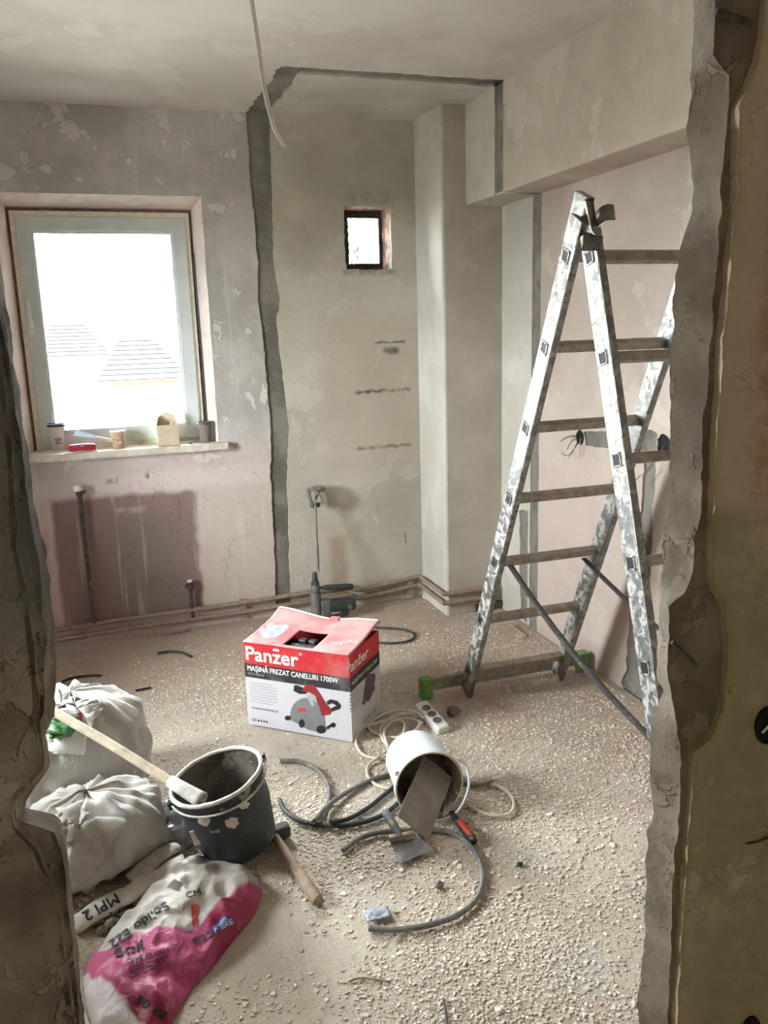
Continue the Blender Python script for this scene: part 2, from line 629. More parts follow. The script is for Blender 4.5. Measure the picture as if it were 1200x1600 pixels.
# cable chase: grey filled channel running from the first socket to the second and down to the floor
c0, c1 = (s1.y - .0, s1.z), (s2.y + .03, s2.z)
chase = jag((c0[0] - .02, c0[1] + .03), (c1[0] + .02, c1[1] + .05), .006, .02, 21) + jag((c1[0] + .02, c1[1] + .05), (c1[0] - .02, c1[1] + .04), .004, .02, 3) + \
    jag((c1[0] - .02, c1[1] + .04), (c1[0] - .01, .0), .012, .02, 22) + jag((c1[0] - .01, .0), (c1[0] + .14, .0), .0, .03, 1) + jag((c1[0] + .14, .0), (c1[0] + .10, .42), .02, .02, 23) + \
    jag((c1[0] + .10, .42), (c1[0] + .05, c1[1] - .05), .012, .02, 24) + jag((c1[0] + .05, c1[1] - .05), (c0[0] - .02, c0[1] - .03), .006, .02, 25)
slab('plaster_coat', [[(1.0, 0)] + vline(ys0, 2.2) + [(1.0, H)], chase, rnd_hole((s1.y + .01, s1.z), .034, sd=1), rnd_hole((s2.y - .03, s2.z), .042, sd=2)], .010, MR, m_pink, wall_right)
inner = [(YC, 0), (YC, H)] + vline(ys1, 4.1)[::-1]
p3 = rw(818, 870)
patch = jag((p3.y - .06, 0), (p3.y - .05, .62), .012, .02, 31) + jag((p3.y - .05, .62), (p3.y + .05, .60), .01, .02, 32) + jag((p3.y + .05, .60), (p3.y + .03, 0), .012, .02, 33)
patch = [(max(p[0], ys1 + .02), max(p[1], .004)) for p in patch]
slab('plaster_coat', [inner, patch], .010, MR, m_white, wall_right)

# beam along the right wall
g = G().box(((XB + .010 + X0 + .02) / 2, (YC - .6) / 2 + .0, (ZB + .008 + H) / 2), (X0 + .02 - XB - .010, YC + .6, H - ZB - .008))
beam = struct(g.build('wall_beam', m_cem))
MBm = Matrix(((0, 0, -1, XB + .010), (1, 0, 0, 0), (0, 1, 0, 0), (0, 0, 0, 1)))
def vl2(y, seed, a=.003):
    return [(y + a * mn.noise(Vector((seed, z * 12, 2))), z) for z in [ZB + i * (H - ZB) / 30 for i in range(31)]]
slab('plaster_coat', [[(-.6, ZB - .0)] + vl2(ys0 - .002, 5) + [(-.6, H)]], .010, MBm, m_beam, beam)
slab('plaster_coat', [[(YC, ZB), (YC, H)] + vl2(ys1, 6)[::-1]], .010, MBm, m_white, beam)
MBu = Matrix(((1, 0, 0, 0), (0, 1, 0, 0), (0, 0, 1, ZB), (0, 0, 0, 1)))
slab('plaster_coat', [[(XB + .0102, -.6), (XI, -.6), (XI, ys0 - .002), (XB + .0102, ys0 - .002)]], .008, MBu, m_beam, beam)
slab('plaster_coat', [[(XB + .0102, ys1 - .05), (XI, ys1 - .05), (XI, YC), (XB + .0102, YC)]], .008, MBu, m_white, beam)

# ------------------------------------------------------------------ ceiling with the old partition's outline
g = G().box((.4, .45, H + .012 + .1), (4.6, 8.5, .2))
ceiling = struct(g.build('ceiling', m_cem))
MC = Matrix(((1, 0, 0, 0), (0, 1, 0, 0), (0, 0, 1, H), (0, 0, 0, 1)))
ye = YI
outer = [(XL - .05, -1.3)] + [(XB + .01, -1.3)] + jag((XB + .01, YS - .01), (.815, YS + .02), .012, .02, 41) + jag((.815, YS + .02), (.797, ye), .016, .02, 42) + [(.797, ye), (XL - .05, ye)]
slab('plaster_coat', [outer], .012, MC, m_ceil, ceiling)
innr = jag((.905, ye), (.915, YS + .10), .016, .02, 43) + jag((.915, YS + .10), (XB + .01, YS + .09), .012, .02, 44) + [(XB + .01, YS + .09), (XB + .01, YC + .02), (XC - .0, YC + .02), (XC, ye)]
slab('plaster_coat', [innr], .012, MC, m_white, ceiling)

# ------------------------------------------------------------------ floor: dusty screed, slightly uneven
def floor_z(x, y):
    return .004 * mn.noise(Vector((x * 2.1, y * 2.1, 0))) + .0025 * mn.noise(Vector((x * 9, y * 9, 5))) - .004
t = NT('dusty_screed')
o = t.obj
bigf = t.noise(1.7, o, 5, .6)
base = t.mix(t.step(bigf, .40, .62), lin(200, 190, 174), lin(184, 170, 153))
grey = t.step(t.noise(3.1, t.vm('ADD', o, (4, 2, 0)), 5, .62), .54, .64)
base = t.mix(t.m_('MULTIPLY', grey, .75), base, lin(184, 180, 173))
sp = t.sep(o)
pk = t.m_('MULTIPLY', t.step(sp[0], 1.1, 1.5), t.step(t.noise(4, o, 4, .6), .42, .60))
base = t.mix(t.m_('MULTIPLY', pk, .55), base, lin(186, 158, 144))
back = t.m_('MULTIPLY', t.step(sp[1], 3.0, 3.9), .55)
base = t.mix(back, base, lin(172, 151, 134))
cr = t.voro(95, t.vm('ADD', o, t.vm('MULTIPLY', t.noisec(40), (.03, .03, .03))))
crm = t.m_('MULTIPLY', t.step(cr, .34, .26), t.step(t.noise(6, o, 4, .6), .40, .58))
base = t.mix(t.m_('MULTIPLY', crm, .65), base, lin(214, 202, 184))
gr = t.noise(160, o, 4, .7)
base = t.mix(t.m_('MULTIPLY', t.step(gr, .45, .75), .35), base, lin(140, 124, 108))
hh = t.m_('ADD', t.m_('MULTIPLY', crm, .7), t.m_('ADD', t.m_('MULTIPLY', gr, .5), t.m_('MULTIPLY', t.noise(28, o, 5, .65), .9)))
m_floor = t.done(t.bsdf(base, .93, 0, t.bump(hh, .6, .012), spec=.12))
g = G()
nx, ny = 130, 160
rows = []
for j in range(ny + 1):
    y = .95 + (YI + .02 - .95) * j / ny
    rows.append([(XL + (XI + .02 - XL) * i / nx, y, floor_z(XL + (XI + .02 - XL) * i / nx, y)) for i in range(nx + 1)])
g.grid(rows)
g.box((.4, .45, -.13), (4.6, 8.5, .22))
g.box((.4, -1.35, -.04), (4.6, 4.6, .072))
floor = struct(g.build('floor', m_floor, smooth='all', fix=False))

# ------------------------------------------------------------------ left wall with its own window (out of the picture), hall walls
W3 = (2.45, 3.25, .9, 2.02)
g = G()
for y0, y1, z0, z1 in ((.8, W3[0], 0, H + .1), (W3[1], Y0 + .3, 0, H + .1), (W3[0], W3[1], 0, W3[2]), (W3[0], W3[1], W3[3], H + .1)):
    g.box((XL - .15, (y0 + y1) / 2, (z0 + z1) / 2), (.30, y1 - y0, z1 - z0))
wall_left = struct(g.build('wall_left', m_back))
g = G().box((.4, -2.1, H / 2), (4.6, .2, H + .1))
struct(g.build('wall_hall_rear', m_hall))
g = G().box((-1.30, -.6, H / 2), (.2, 3.2, H + .1))
struct(g.build('wall_hall_left', m_hall))

# ------------------------------------------------------------------ wall_front: thin broken panel wall with the hacked opening we look through
YF, YM, YN = 1.00, .945, .934          # far face, concrete face, plaster face
def prof(px_list, y):
    q = sorted(((lambda p: (p.z, p.x))(bw(a, b, y)) for a, b in px_list))
    q = [(-.02, q[0][1])] + q + [(H, q[-1][1])]
    z_, x_ = [a for a, b in q], [b for a, b in q]
    return lambda z: float(np.interp(z, z_, x_))
R_far = prof([(1085, 0), (1080, 120), (1073, 215), (1086, 300), (1081, 325), (1062, 385), (1055, 440), (1050, 520), (1047, 600), (1049, 660), (1046, 730), (1049, 770), (1037, 835), (1031, 920), (1027, 1010), (1024, 1062), (1038, 1078), (1017, 1130), (1015, 1200), (1022, 1268), (1011, 1300), (1009, 1400), (1006, 1470), (1002, 1535), (995, 1565), (999, 1600)], YF)
R_near = prof([(1117, 0), (1115, 84), (1140, 118), (1140, 152), (1132, 236), (1127, 287), (1125, 337), (1120, 405), (1117, 455), (1110, 540), (1105, 607), (1098, 675), (1095, 742), (1093, 810), (1085, 844), (1085, 877), (1072, 930), (1046, 945), (1044, 1060), (1052, 1100), (1055, 1121), (1066, 1185), (1061, 1262), (1055, 1330), (1050, 1397), (1048, 1465), (1045, 1566)], YM)
R_pl = prof([(1196, 0), (1192, 60), (1172, 130), (1152, 165), (1155, 200), (1153, 290), (1145, 380), (1135, 480), (1128, 540), (1126, 600), (1120, 675), (1118, 742), (1115, 810), (1112, 900), (1118, 925), (1134, 950), (1138, 1030), (1130, 1110), (1115, 1150), (1086, 1175), (1077, 1296), (1070, 1397), (1061, 1532)], YN)
L_far = prof([(0, 437), (15, 512), (30, 606), (45, 719), (51, 775), (60, 824), (73, 857), (80, 944), (86, 1000), (88, 1037), (86, 1122), (67, 1129), (78, 1187), (77, 1202), (30, 1259), (36, 1261), (94, 1273), (105, 1330), (112, 1386), (120, 1469), (129, 1562), (131, 1600)], YF)
L_near = prof([(-10, 437), (8, 520), (20, 606), (36, 719), (42, 775), (46, 824), (56, 857), (66, 944), (74, 1000), (70, 1037), (68, 1110), (60, 1129), (70, 1187), (70, 1202), (24, 1255), (26, 1282), (86, 1300), (96, 1330), (104, 1386), (112, 1469), (122, 1562), (124, 1600)], YM)
L_pl = prof([(-22, 437), (-4, 512), (8, 606), (20, 719), (24, 800), (28, 857), (44, 944), (52, 1000), (56, 1037), (60, 1110), (52, 1129), (64, 1187), (62, 1202), (18, 1255), (22, 1290), (60, 1330), (84, 1386), (100, 1469), (112, 1562), (116, 1600)], YN)
zr = [i * .008 for i in range(int(H / .008) + 2)]
def broken(side, pf, pn, y0, y1, xout, amp, sd, g, mi_rev=0, mi_front=0):
    """loft of one wall leaf: back face, hacked end, front face."""
    rows = []
    for z in zr:
        xf, xn = pf(z), pn(z)
        def nz(y, a, f):
            return a * mn.noise(Vector((z * f, y * f, sd)))
        row = [(xout, y1, z)]
        for k in (1.0, .75, .5, .25, .1, 0):            # from the far corner to the near corner
            y = y0 + (y1 - y0) * k
            x = xn + (xf - xn) * k
            x += nz(y, amp, 22) + nz(y, amp * .9, 60) + nz(y, amp * .5, 150)
            row.append((x, y + (nz(3, .004, 40) if k in (0, 1.0) else 0), z))
        for d in (.006, .015, .03, .05, .08, .12, .18, .26, .36, .5):
            x = xn + side * d
            row.append((x, y0 + .004 * (1 - min(1, d / .05)) + .0035 * mn.noise(Vector((x * 14, z * 14, sd + 2))) + .002 * mn.noise(Vector((x * 50, z * 50, sd))), z))
        row.append((xout, y0, z))
        rows.append(row)
    n = len(rows[0])
    k0 = len(g.v)
    g.v += [p for r in rows for p in r]
    for i in range(len(rows) - 1):
        for k in range(n - 1):
            g.f.append((k0 + i * n + k, k0 + i * n + k + 1, k0 + (i + 1) * n + k + 1, k0 + (i + 1) * n + k))
            g.mi.append(mi_rev if k < 7 else mi_front)
wall_front = struct(empty('wall_front', (0, YF, 0)))
g = G()
broken(1, R_far, R_near, YM, YF, XI + .1, .0024, 3.3, g)
g.build('concrete_panel', m_conc, wall_front, smooth=True)
g = G()
broken(1, R_pl, R_pl, YN, YM + .004, XI + .1, .0016, 8.3, g)
g.build('plaster_coat', m_hall, wall_front, smooth=True)
g = G()
broken(-1, L_far, L_near, YM, YF, XL - .1, .0020, 13.3, g)
g.build('concrete_panel', m_brown, wall_front, smooth=True)
g = G()
broken(-1, L_pl, L_pl, YN, YM + .004, XL - .1, .0018, 18.3, g)
g.build('plaster_coat', m_brown, wall_front, smooth=True)
g = G().box((.4, (YN + YF) / 2, (2.08 + H) / 2), (1.5, YF - YN - .01, H - 2.08))
g.build('lintel', m_conc, wall_front)

portal(((W1[0] + W1[1]) / 2, Y0 + .28, 1.58), (R(-90), 0, 0), .9, 1.25)
portal(((W2[0] + W2[1]) / 2, Y0 + .28, 2.02), (R(-90), 0, 0), .26, .32)
portal((XL - .28, (W3[0] + W3[1]) / 2, 1.46), (0, R(-90), 0), 1.12, .8)
portal((XI + .28, (W4[0] + W4[1]) / 2, 1.275), (0, R(90), 0), .85, .85)

# ================================================================== windows
m_pvc = simple('window_pvc', lin(206, 214, 212), .35, var=.05, scale=8, bump=.03)
m_oldpvc = simple('yellowed_sealant', lin(228, 223, 208), .7, var=.08, scale=30, bump=.2)
m_seal = simple('black_gasket', lin(60, 62, 64), .6)
m_darkwood = simple('dark_window_frame', lin(58, 55, 54), .8, var=.3, scale=40, bump=.4)  # mottled dark tone of the small window's frame
m_sill = simple('dusty_sill_board', lin(206, 198, 182), .75, var=.14, scale=18, bump=.25)
m_mbrown = simple('brown_gap_foam', lin(120, 92, 84), .95, var=.3, scale=60, bump=.6)  # brown colour of the foam joint
t = NT('window_glass')
fr = t.n('ShaderNodeFresnel'); fr.inputs[0].default_value = 1.45
gl = t.n('ShaderNodeBsdfGlossy'); gl.inputs['Roughness'].default_value = .02
tr = t.n('ShaderNodeBsdfTransparent'); tr.inputs[0].default_value = (.97, .985, .98, 1)
mx = t.n('ShaderNodeMixShader')
t.put(mx.inputs[0], fr.outputs[0]); t.put(mx.inputs[1], tr.outputs[0]); t.put(mx.inputs[2], gl.outputs[0])
m_glass = t.done(mx.outputs[0])


def ring(g, x0, x1, z0, z1, w, y0, y1, mi=0):           # mitred rectangular frame between two y planes
    o_ = [(x0, z0), (x1, z0), (x1, z1), (x0, z1)]
    i_ = [(x0 + w, z0 + w), (x1 - w, z0 + w), (x1 - w, z1 - w), (x0 + w, z1 - w)]
    vs = [(x, y, z) for y in (y0, y1) for lp in (o_, i_) for x, z in lp]
    fs = []
    for k in range(4):
        l = (k + 1) % 4
        fs += [(k, l, 4 + l, 4 + k), (8 + k, 12 + k, 12 + l, 8 + l), (k, 8 + k, 8 + l, l), (4 + k, 4 + l, 12 + l, 12 + k)]
    g.add(vs, fs, mi)


win = struct(empty('window_1', (.08, 4.5, .985)))
FX0, FX1, FZ0, FZ1 = -.345, .497, .985, 2.15
# splayed plaster reveal
g = G()
wa, wb_ = (W1[0], W1[1], W1[2], W1[3]), (FX0 - .012, FX1 + .012, FZ0 - .02, FZ1 + .014)
co = lambda w, y: [(w[0], y, w[2]), (w[1], y, w[2]), (w[1], y, w[3]), (w[0], y, w[3])]
A, B_ = co(wa, Y0 - .001), co(wb_, 4.535)
C_ = [(W1[0] - .001, 4.535, W1[2]), (W1[1] + .001, 4.535, W1[2]), (W1[1] + .001, 4.535, W1[3] + .001), (W1[0] - .001, 4.535, W1[3] + .001)]
vs = A + B_ + C_
fs = []
for k in range(4):
    l = (k + 1) % 4
    fs += [(k, l, 4 + l, 4 + k), (4 + k, 4 + l, 8 + l, 8 + k)]
g.add(vs, fs).build('reveal', m_reveal, win)
# ragged foam gap around the frame
g = G(); ring(g, FX0 - .012, FX1 + .012, FZ0 - .012, FZ1 + .014, .014, 4.522, 4.56); g.build('foam_joint', m_mbrown, win)
g = G(); ring(g, FX0, FX1, FZ0, FZ1, .030, 4.512, 4.58); g.build('outer_frame', m_oldpvc, win, bevel=.002)
g = G(); ring(g, FX0 + .024, FX1 - .022, FZ0 + .028, FZ1 - .026, .068, 4.500, 4.565)
sash = g.build('sash', m_pvc, win, bevel=.004)
g = G(); ring(g, FX0 + .088, FX1 - .086, FZ0 + .092, FZ1 - .090, .012, 4.506, 4.540); g.build('glazing_bead', m_pvc, sash, bevel=.002)
g = G(); ring(g, FX0 + .098, FX1 - .096, FZ0 + .102, FZ1 - .100, .004, 4.515, 4.535); g.build('gasket', m_seal, sash)
g = G().box(((FX0 + FX1) / 2, 4.535, (FZ0 + FZ1) / 2), (FX1 - FX0 - .19, .006, FZ1 - FZ0 - .19)); g.build('pane', m_glass, sash)
hp = bw(47, 500, 4.49)
g = G()
g.box((hp.x, 4.494, hp.z - .035), (.026, .012, .07)); g.box((hp.x, 4.478, hp.z - .03), (.016, .03, .016)); g.box((hp.x, 4.462, hp.z + .025), (.018, .012, .13))
tag(g.build('handle', simple('handle_white', lin(222, 224, 222), .3, var=.04), sash, bevel=.004), 'white turn handle')
# bare vertical pipe stub in the right reveal gap
g = G(); g.tube([(FX1 + .016, 4.505, FZ0 + .03), (FX1 + .016, 4.508, FZ0 + .45), (FX1 + .010, 4.52, FZ1 - .2)], .006, 8); g.build('cable', m_seal, win, smooth=True)
# sill board
s0, s1_ = bw(48, 712, 4.325), bw(350, 695, 4.325)
ztop = .993
g = G()
rows = []
for i in range(40):
    x = -.372 + (.590 + .372) * i / 39
    n1 = .004 * mn.noise(Vector((x * 8, 1, 0)))
    rows.append([(x, 4.520, ztop - .032), (x, 4.322 + n1, ztop - .036), (x, 4.318 + n1, ztop - .028), (x, 4.322 + n1 * .5, ztop), (x, 4.520, ztop + .002)])
g.grid(rows, closed=True)
g.f.append((0, 1, 2, 3, 4)); g.mi.append(0); k = len(rows) * 5 - 5; g.f.append((k + 4, k + 3, k + 2, k + 1, k)); g.mi.append(0)
g.build('window_sill', m_sill, win)

win2 = struct(empty('window_2', (1.4, 4.46, 1.86)))
g = G()
A = co((W2[0] - .004, W2[1] + .004, W2[2] - .004, W2[3] + .004), Y0 + .004)
B2 = co((W2[0] + .006, W2[1] - .018, W2[2] + .01, W2[3] - .01), 4.50)
n_ = 10
rows = []
for j in range(7):
    r = []
    tt = j / 6
    for k in range(4):
        l = (k + 1) % 4
        for q in range(n_):
            u = q / n_
            p = (Vector(A[k]) * (1 - u) + Vector(A[l]) * u) * (1 - tt) + (Vector(B2[k]) * (1 - u) + Vector(B2[l]) * u) * tt
            r.append(p + Vector((mn.noise(p * 30), 0, mn.noise(p * 30 + Vector((5, 5, 5))))) * .006)
    rows.append(r)
g.grid(rows, closed=True).build('reveal', m_brick, win2)
f0, f1 = bw(546, 412, 4.47), bw(591, 341, 4.47)
o0, o1 = bw(540, 417, 4.46), bw(599, 333, 4.46)
g = G()
x0, x1, z0, z1 = W2[0] - .01, W2[1] + .0, W2[2] - .0, W2[3] - .0
gx0, gx1, gz0, gz1 = f0.x, f1.x, f0.z, f1.z
g.box(((x0 + gx0) / 2, 4.485, (z0 + z1) / 2), (gx0 - x0, .03, z1 - z0)); g.box(((x1 + gx1) / 2, 4.485, (z0 + z1) / 2), (x1 - gx1, .03, z1 - z0))
g.box(((gx0 + gx1) / 2, 4.485, (z0 + gz0) / 2), (gx1 - gx0, .03, gz0 - z0)); g.box(((gx0 + gx1) / 2, 4.485, (z1 + gz1) / 2), (gx1 - gx0, .03, z1 - gz1))
fr2 = g.build('frame', m_darkwood, win2)
g = G().box(((gx0 + gx1) / 2, 4.485, (gz0 + gz1) / 2), (gx1 - gx0, .004, gz1 - gz0)); g.build('pane', m_glass, fr2)

win3 = struct(empty('window_3', (XL - .1, 2.35, .9)))
def ring_x(g, y0, y1, z0, z1, w, xa, xb):
    k = len(g.v)
    ring(g, y0, y1, z0, z1, w, xa, xb)
    g.v[k:] = [(b, a, c) for a, b, c in g.v[k:]]
g = G(); ring_x(g, W3[0], W3[1], W3[2], W3[3], .06, XL - .14, XL - .08); g.build('frame', m_pvc, win3, bevel=.004)
g = G().box((XL - .11, (W3[0] + W3[1]) / 2, (W3[2] + W3[3]) / 2), (.006, W3[1] - W3[0] - .11, W3[3] - W3[2] - .11)); g.build('pane', m_glass, win3)

# ================================================================== outside: street, houses, trees
m_gnd = simple('street_ground', lin(196, 192, 182), .95, var=.2, scale=.5)
m_hwall = simple('house_render', lin(150, 150, 150), .9, var=.1, scale=.8)
m_hroof = simple('house_roof_tiles', lin(31, 32, 35), .9, var=.25, scale=2)
m_hbrick = simple('house_orange_wall', lin(46, 40, 28), .9, var=.2, scale=1)
m_hwin = simple('house_window_glass', lin(30, 34, 38), .8, var=.1, scale=1)
m_tree = simple('bare_branches', lin(40, 34, 28), .95)
g = G().box((0, 40, -8.2), (300, 300, .4)); o = struct(g.build('ground', m_gnd))


def house(name, px0, px1, py_ridge, py_eave, py_base, y, wallm, label):
    a, b = bw(px0, py_eave, y), bw(px1, py_eave, y)
    zr_, ze = bw((px0 + px1) / 2, py_ridge, y + 3).z, a.z
    h = empty(name, ((a.x + b.x) / 2, y, -8), label, 'house', 'houses across the street')
    x0, x1 = a.x + .5, b.x - .5
    G().box(((x0 + x1) / 2, y + 4, (-8 + ze) / 2), (x1 - x0, 7.4, ze + 8)).build('wall', wallm, h)
    g = G()
    v = [(a.x, y - .1, ze), (b.x, y - .1, ze), (b.x, y + 8.2, ze), (a.x, y + 8.2, ze), (a.x + (b.x - a.x) * .3, y + 4, zr_), (b.x - (b.x - a.x) * .3, y + 4, zr_)]
    g.add(v, [(0, 1, 5, 4), (1, 2, 5), (2, 3, 4, 5), (3, 0, 4), (0, 3, 2, 1)])
    rf = g.build('roof', m_hroof, h)
    nrow = 9
    for k in range(nrow):                               # courses of tiles
        t0 = (k + .5) / nrow
        p, q = Vector(v[0]).lerp(Vector(v[4]), t0), Vector(v[1]).lerp(Vector(v[5]), t0)
        G().bar(p + Vector((0, -.02, .03)), q + Vector((0, -.02, .03)), .25, .10).build('tile_course', m_hroof, rf)
    nw = 2
    for k in range(nw):
        xx = x0 + (x1 - x0) * (k + .5) / nw
        wf = G().box((xx, y + .28, ze - 1.6), (.8, .1, 1.1)).build('window', m_hwall, h)
        G().box((xx, y + .21, ze - 1.6), (.66, .06, .95)).build('pane', m_hwin, wf)
    return h


house('house', 150, 300, 528, 598, 690, 30, m_hbrick, 'low house with grey tiled hip roof seen through the large window')
house('house', 40, 175, 505, 560, 690, 48, m_hwall, 'pale house farther off behind the hip-roofed one')


def tree(name, base, h, seed, label):
    r_ = random.Random(seed)
    tr_ = empty(name, base, label, 'tree')
    g = G()

    def grow(p, d, L, rad, lev):
        q = p + d * L
        g.tube([p, p.lerp(q, .5) + Vector((r_.uniform(-.04, .04), r_.uniform(-.04, .04), 0)) * L, q], [rad, rad * .85, rad * .65], 5)
        if lev == 0:
            return
        for k in range(3 if lev > 1 else 4):
            nd = (d + Vector((r_.uniform(-.7, .7), r_.uniform(-.7, .7), r_.uniform(-.1, .5)))).normalized()
            grow(q, nd, L * r_.uniform(.6, .8), rad * .6, lev - 1)
    grow(Vector(base), Vector((0, 0, 1)), h * .38, h * .02, 4)
    g.build('branches', m_tree, tr_)
    return tr_


tb = bw(568, 412, 26)
tree('bare_tree', (tb.x, 26, -8.0), tb.z + 9.6, 3, 'bare leafless tree seen through the small window')
bb = bw(578, 411, 12)
g = G()
r_ = random.Random(5)
rows = []
for j in range(9):
    th = pi * j / 8
    rows.append([(bb.x + .30 * sin(th) * cos(a) * (1 + .2 * r_.random()), 12 + .3 * sin(th) * sin(a), bb.z - .20 + .25 * cos(th) * (1 + .15 * r_.random())) for a in [2 * pi * k / 14 for k in range(14)]])
g.grid(rows, closed=True)
g.tube([(bb.x, 12, -8), (bb.x, 12, bb.z - .2)], .08, 6)
tag(g.build('evergreen_shrub', simple('dark_foliage', lin(20, 26, 18), .95, var=.4, scale=6)), 'dark evergreen treetop seen at the foot of the small window', 'tree')

win4 = struct(empty('added_window_4', (XI + .1, -.97, 1.0)))  # unseen window added to bring dim daylight onto the hall faces
g = G(); ring_x(g, W4[0], W4[1], W4[2], W4[3], .05, XI + .08, XI + .14); g.build('frame', m_pvc, win4, bevel=.004)
g = G().box((XI + .11, (W4[0] + W4[1]) / 2, (W4[2] + W4[3]) / 2), (.006, W4[1] - W4[0] - .09, W4[3] - W4[2] - .09)); g.build('pane', m_glass, win4)

# ================================================================== pipes and cables fixed to the room
m_pipe = simple('dusty_painted_pipe', lin(148, 128, 112), .6, var=.15, scale=30, bump=.15, dust=.4, dustc=lin(176, 160, 140))
m_pipedark = simple('dark_riser_pipe', lin(74, 64, 60), .6, var=.15, scale=30, dust=.25)
m_valve = simple('valve_cap_white', lin(222, 220, 206), .5, var=.08)
m_iron = simple('rusty_iron', lin(82, 76, 70), .7, .2, var=.3, scale=60, bump=.4)
YP = Y0 - .028
pr = empty('heating_pipes', (.6, YP, 0), 'pair of horizontal heating pipes running low around window wall and column', 'pipes')
for dz, dx in ((0.052, 0), (0, .0)):
    q = [bw(60, 991, YP), bw(200, 968, YP), bw(400, 940, YP), bw(545, 916, YP), bw(552, 921, YP), bw(557, 923, YP), bw(600, 914, YP), bw(652, 902, YP)]
    pts = [(p.x, p.y, p.z - .052 + dz + .004) for p in q]
    zc = pts[-1][2]
    xc, yc = XC - .030, YC - .030
    pts = [(-1.5, YP, pts[0][2] - .06)] + pts[:-1] + [(xc, YP, zc), (xc, yc, zc - .0), (X0 - .14, yc, zc - .0), (X0 - .105, yc, zc)]
    g = G(); g.tube(pts, .0125, 10); g.build('pipe', m_pipe, pr, smooth=True)
g = G(); g.tube([(X0 - .105, yc, zc - .015), (X0 - .105, yc, zc + .085)], .015, 8); g.build('end_fitting', m_pipe, pr, smooth=True)
for pxx in (126, 380, 640):
    q = bw(pxx, 965, Y0)
    G().box((q.x, Y0 - .012, .075), (.03, .026, .10)).build('bracket', m_pipe, pr)
a, b = bw(124, 770, YP), bw(148, 974, YP)
rp = empty('radiator_riser', (b.x, YP, b.z), 'tall dark radiator pipe with white valve cap below the window', 'pipe')
g = G(); g.tube([(b.x, YP, b.z), (a.x, YP, a.z - .005)], .0105, 10); g.build('pipe', m_pipedark, rp, smooth=True)
g = G(); g.tube([(a.x, YP, a.z - .02), (a.x, YP, a.z), (a.x, YP, a.z + .012)], [.014, .018, .013], 10); g.tube([(a.x, YP, a.z), (a.x + .028, YP - .01, a.z + .004)], .009, 8); g.build('valve', m_iron, rp, smooth=True)
g = G(); g.lathe([(.004, 0), (.020, .004), (.023, .014), (.020, .03), (.008, .036), (.001, .036)], 14, Matrix.Translation((a.x - .006, YP - .01, a.z + .008)), cap0=True); tag(g.build('valve_cap', m_valve, rp, smooth=True), 'white valve cap')
a, b = bw(297, 913, YP), bw(301, 962, YP)
sp_ = empty('return_stub', (b.x, YP, b.z), 'short pipe stub with shut-off valve rising from the low heating pipes', 'pipe')
g = G(); g.tube([(b.x, YP, b.z - .01), (a.x, YP, a.z)], .0105, 10); g.build('pipe', m_pipedark, sp_, smooth=True)
g = G(); g.tube([(a.x, YP, a.z - .03), (a.x, YP, a.z - .015), (a.x, YP, a.z + .01), (a.x, YP, a.z + .016)], [.013, .018, .016, .009], 10); g.tube([(a.x, YP, a.z - .005), (a.x - .026, YP - .01, a.z - .005)], .009, 8); g.build('valve', m_iron, sp_, smooth=True)
g = G(); g.tube([(a.x, YP, a.z + .014), (a.x, YP, a.z + .024)], .014, 10); g.build('cap', m_valve, sp_, smooth=True)

# ceiling cable: comes out of the ceiling and hangs down
ca = at(393, 0, 1, 2.35)
m_wire = simple('grey_flat_cable', lin(218, 214, 206), .6, var=.05)
pts = [fl(388, -60, H)] 
y0c = pts[0].y
pts = [Vector((pts[0].x, y0c, H + .004)), at(393, 0, 1, y0c), at(402, 60, 1, y0c + .01), at(410, 120, 1, y0c + .02), at(420, 170, 1, y0c + .04), at(431, 205, 1, y0c + .05), at(445, 229, 1, y0c + .06)]
sp2 = spline(pts, 6)
hc = empty('hanging_cable', pts[0], 'grey flat twin cable hanging from the ceiling', 'cable')
for sgn in (-1, 1):
    g = G(); g.tube([p + Vector((sgn * .0038, 0, 0)) for p in sp2], .0036, 8); g.build('conductor', m_wire, hc, smooth=True)

# wires from the two open sockets on the pink wall
m_wb = simple('brown_wire', lin(110, 84, 52), .5)
m_wk = simple('black_wire', lin(40, 38, 38), .5)
m_wblue = simple('blue_wire', lin(84, 92, 118), .5)
m_dark = simple('black_plastic_box', lin(18, 18, 18), .8)


def socket(c, r, label, wires, depth=.05):
    e = empty('wall_socket_box', (XI, c.y, c.z), label, 'socket box', None)
    M = Matrix(((0, 0, 1, XI - .004), (1, 0, 0, c.y), (0, 1, 0, c.z), (0, 0, 0, 1)))
    g = G(); g.lathe([(r * .96, 0), (r, -.002), (r, .003), (r * .86, .003), (r * .84, .0015), (.001, .0015)], 20, M); g.build('box', m_dark, e)
    for pxs, m in wires:
        pts = [Vector((XI - .004, c.y, c.z))] + [at(px, py, 0, X0 - d) for px, py, d in pxs]
        g = G(); g.tube(spline(pts, 5), .0016, 6); g.build('wire', m, e, smooth=True)
    return e


socket(Vector((0, s1.y + .01, s1.z)), .034, 'open socket box with a fan of loose wires in the pink wall', [
    ([(892, 682, .03), (875, 690, .06)], m_wk), ([(895, 680, .04), (878, 686, .05)], m_wb),
    ([(893, 690, .03), (886, 702, .05)], m_wk), ([(900, 695, .04), (895, 706, .05), (888, 716, .06)], m_wblue),
    ([(898, 700, .03), (890, 710, .05), (882, 711, .06), (879, 707, .06)], m_wk), ([(905, 698, .03), (902, 712, .03)], m_wire)])
socket(Vector((0, s2.y - .03, s2.z)), .042, 'open round socket box with two brown wires, beside the filled chase', [
    ([(1020, 722, .04), (1008, 738, .06), (1001, 743, .06), (988, 756, .07)], m_wb), ([(1023, 722, .04), (1010, 740, .06), (1003, 745, .06)], m_wb)])
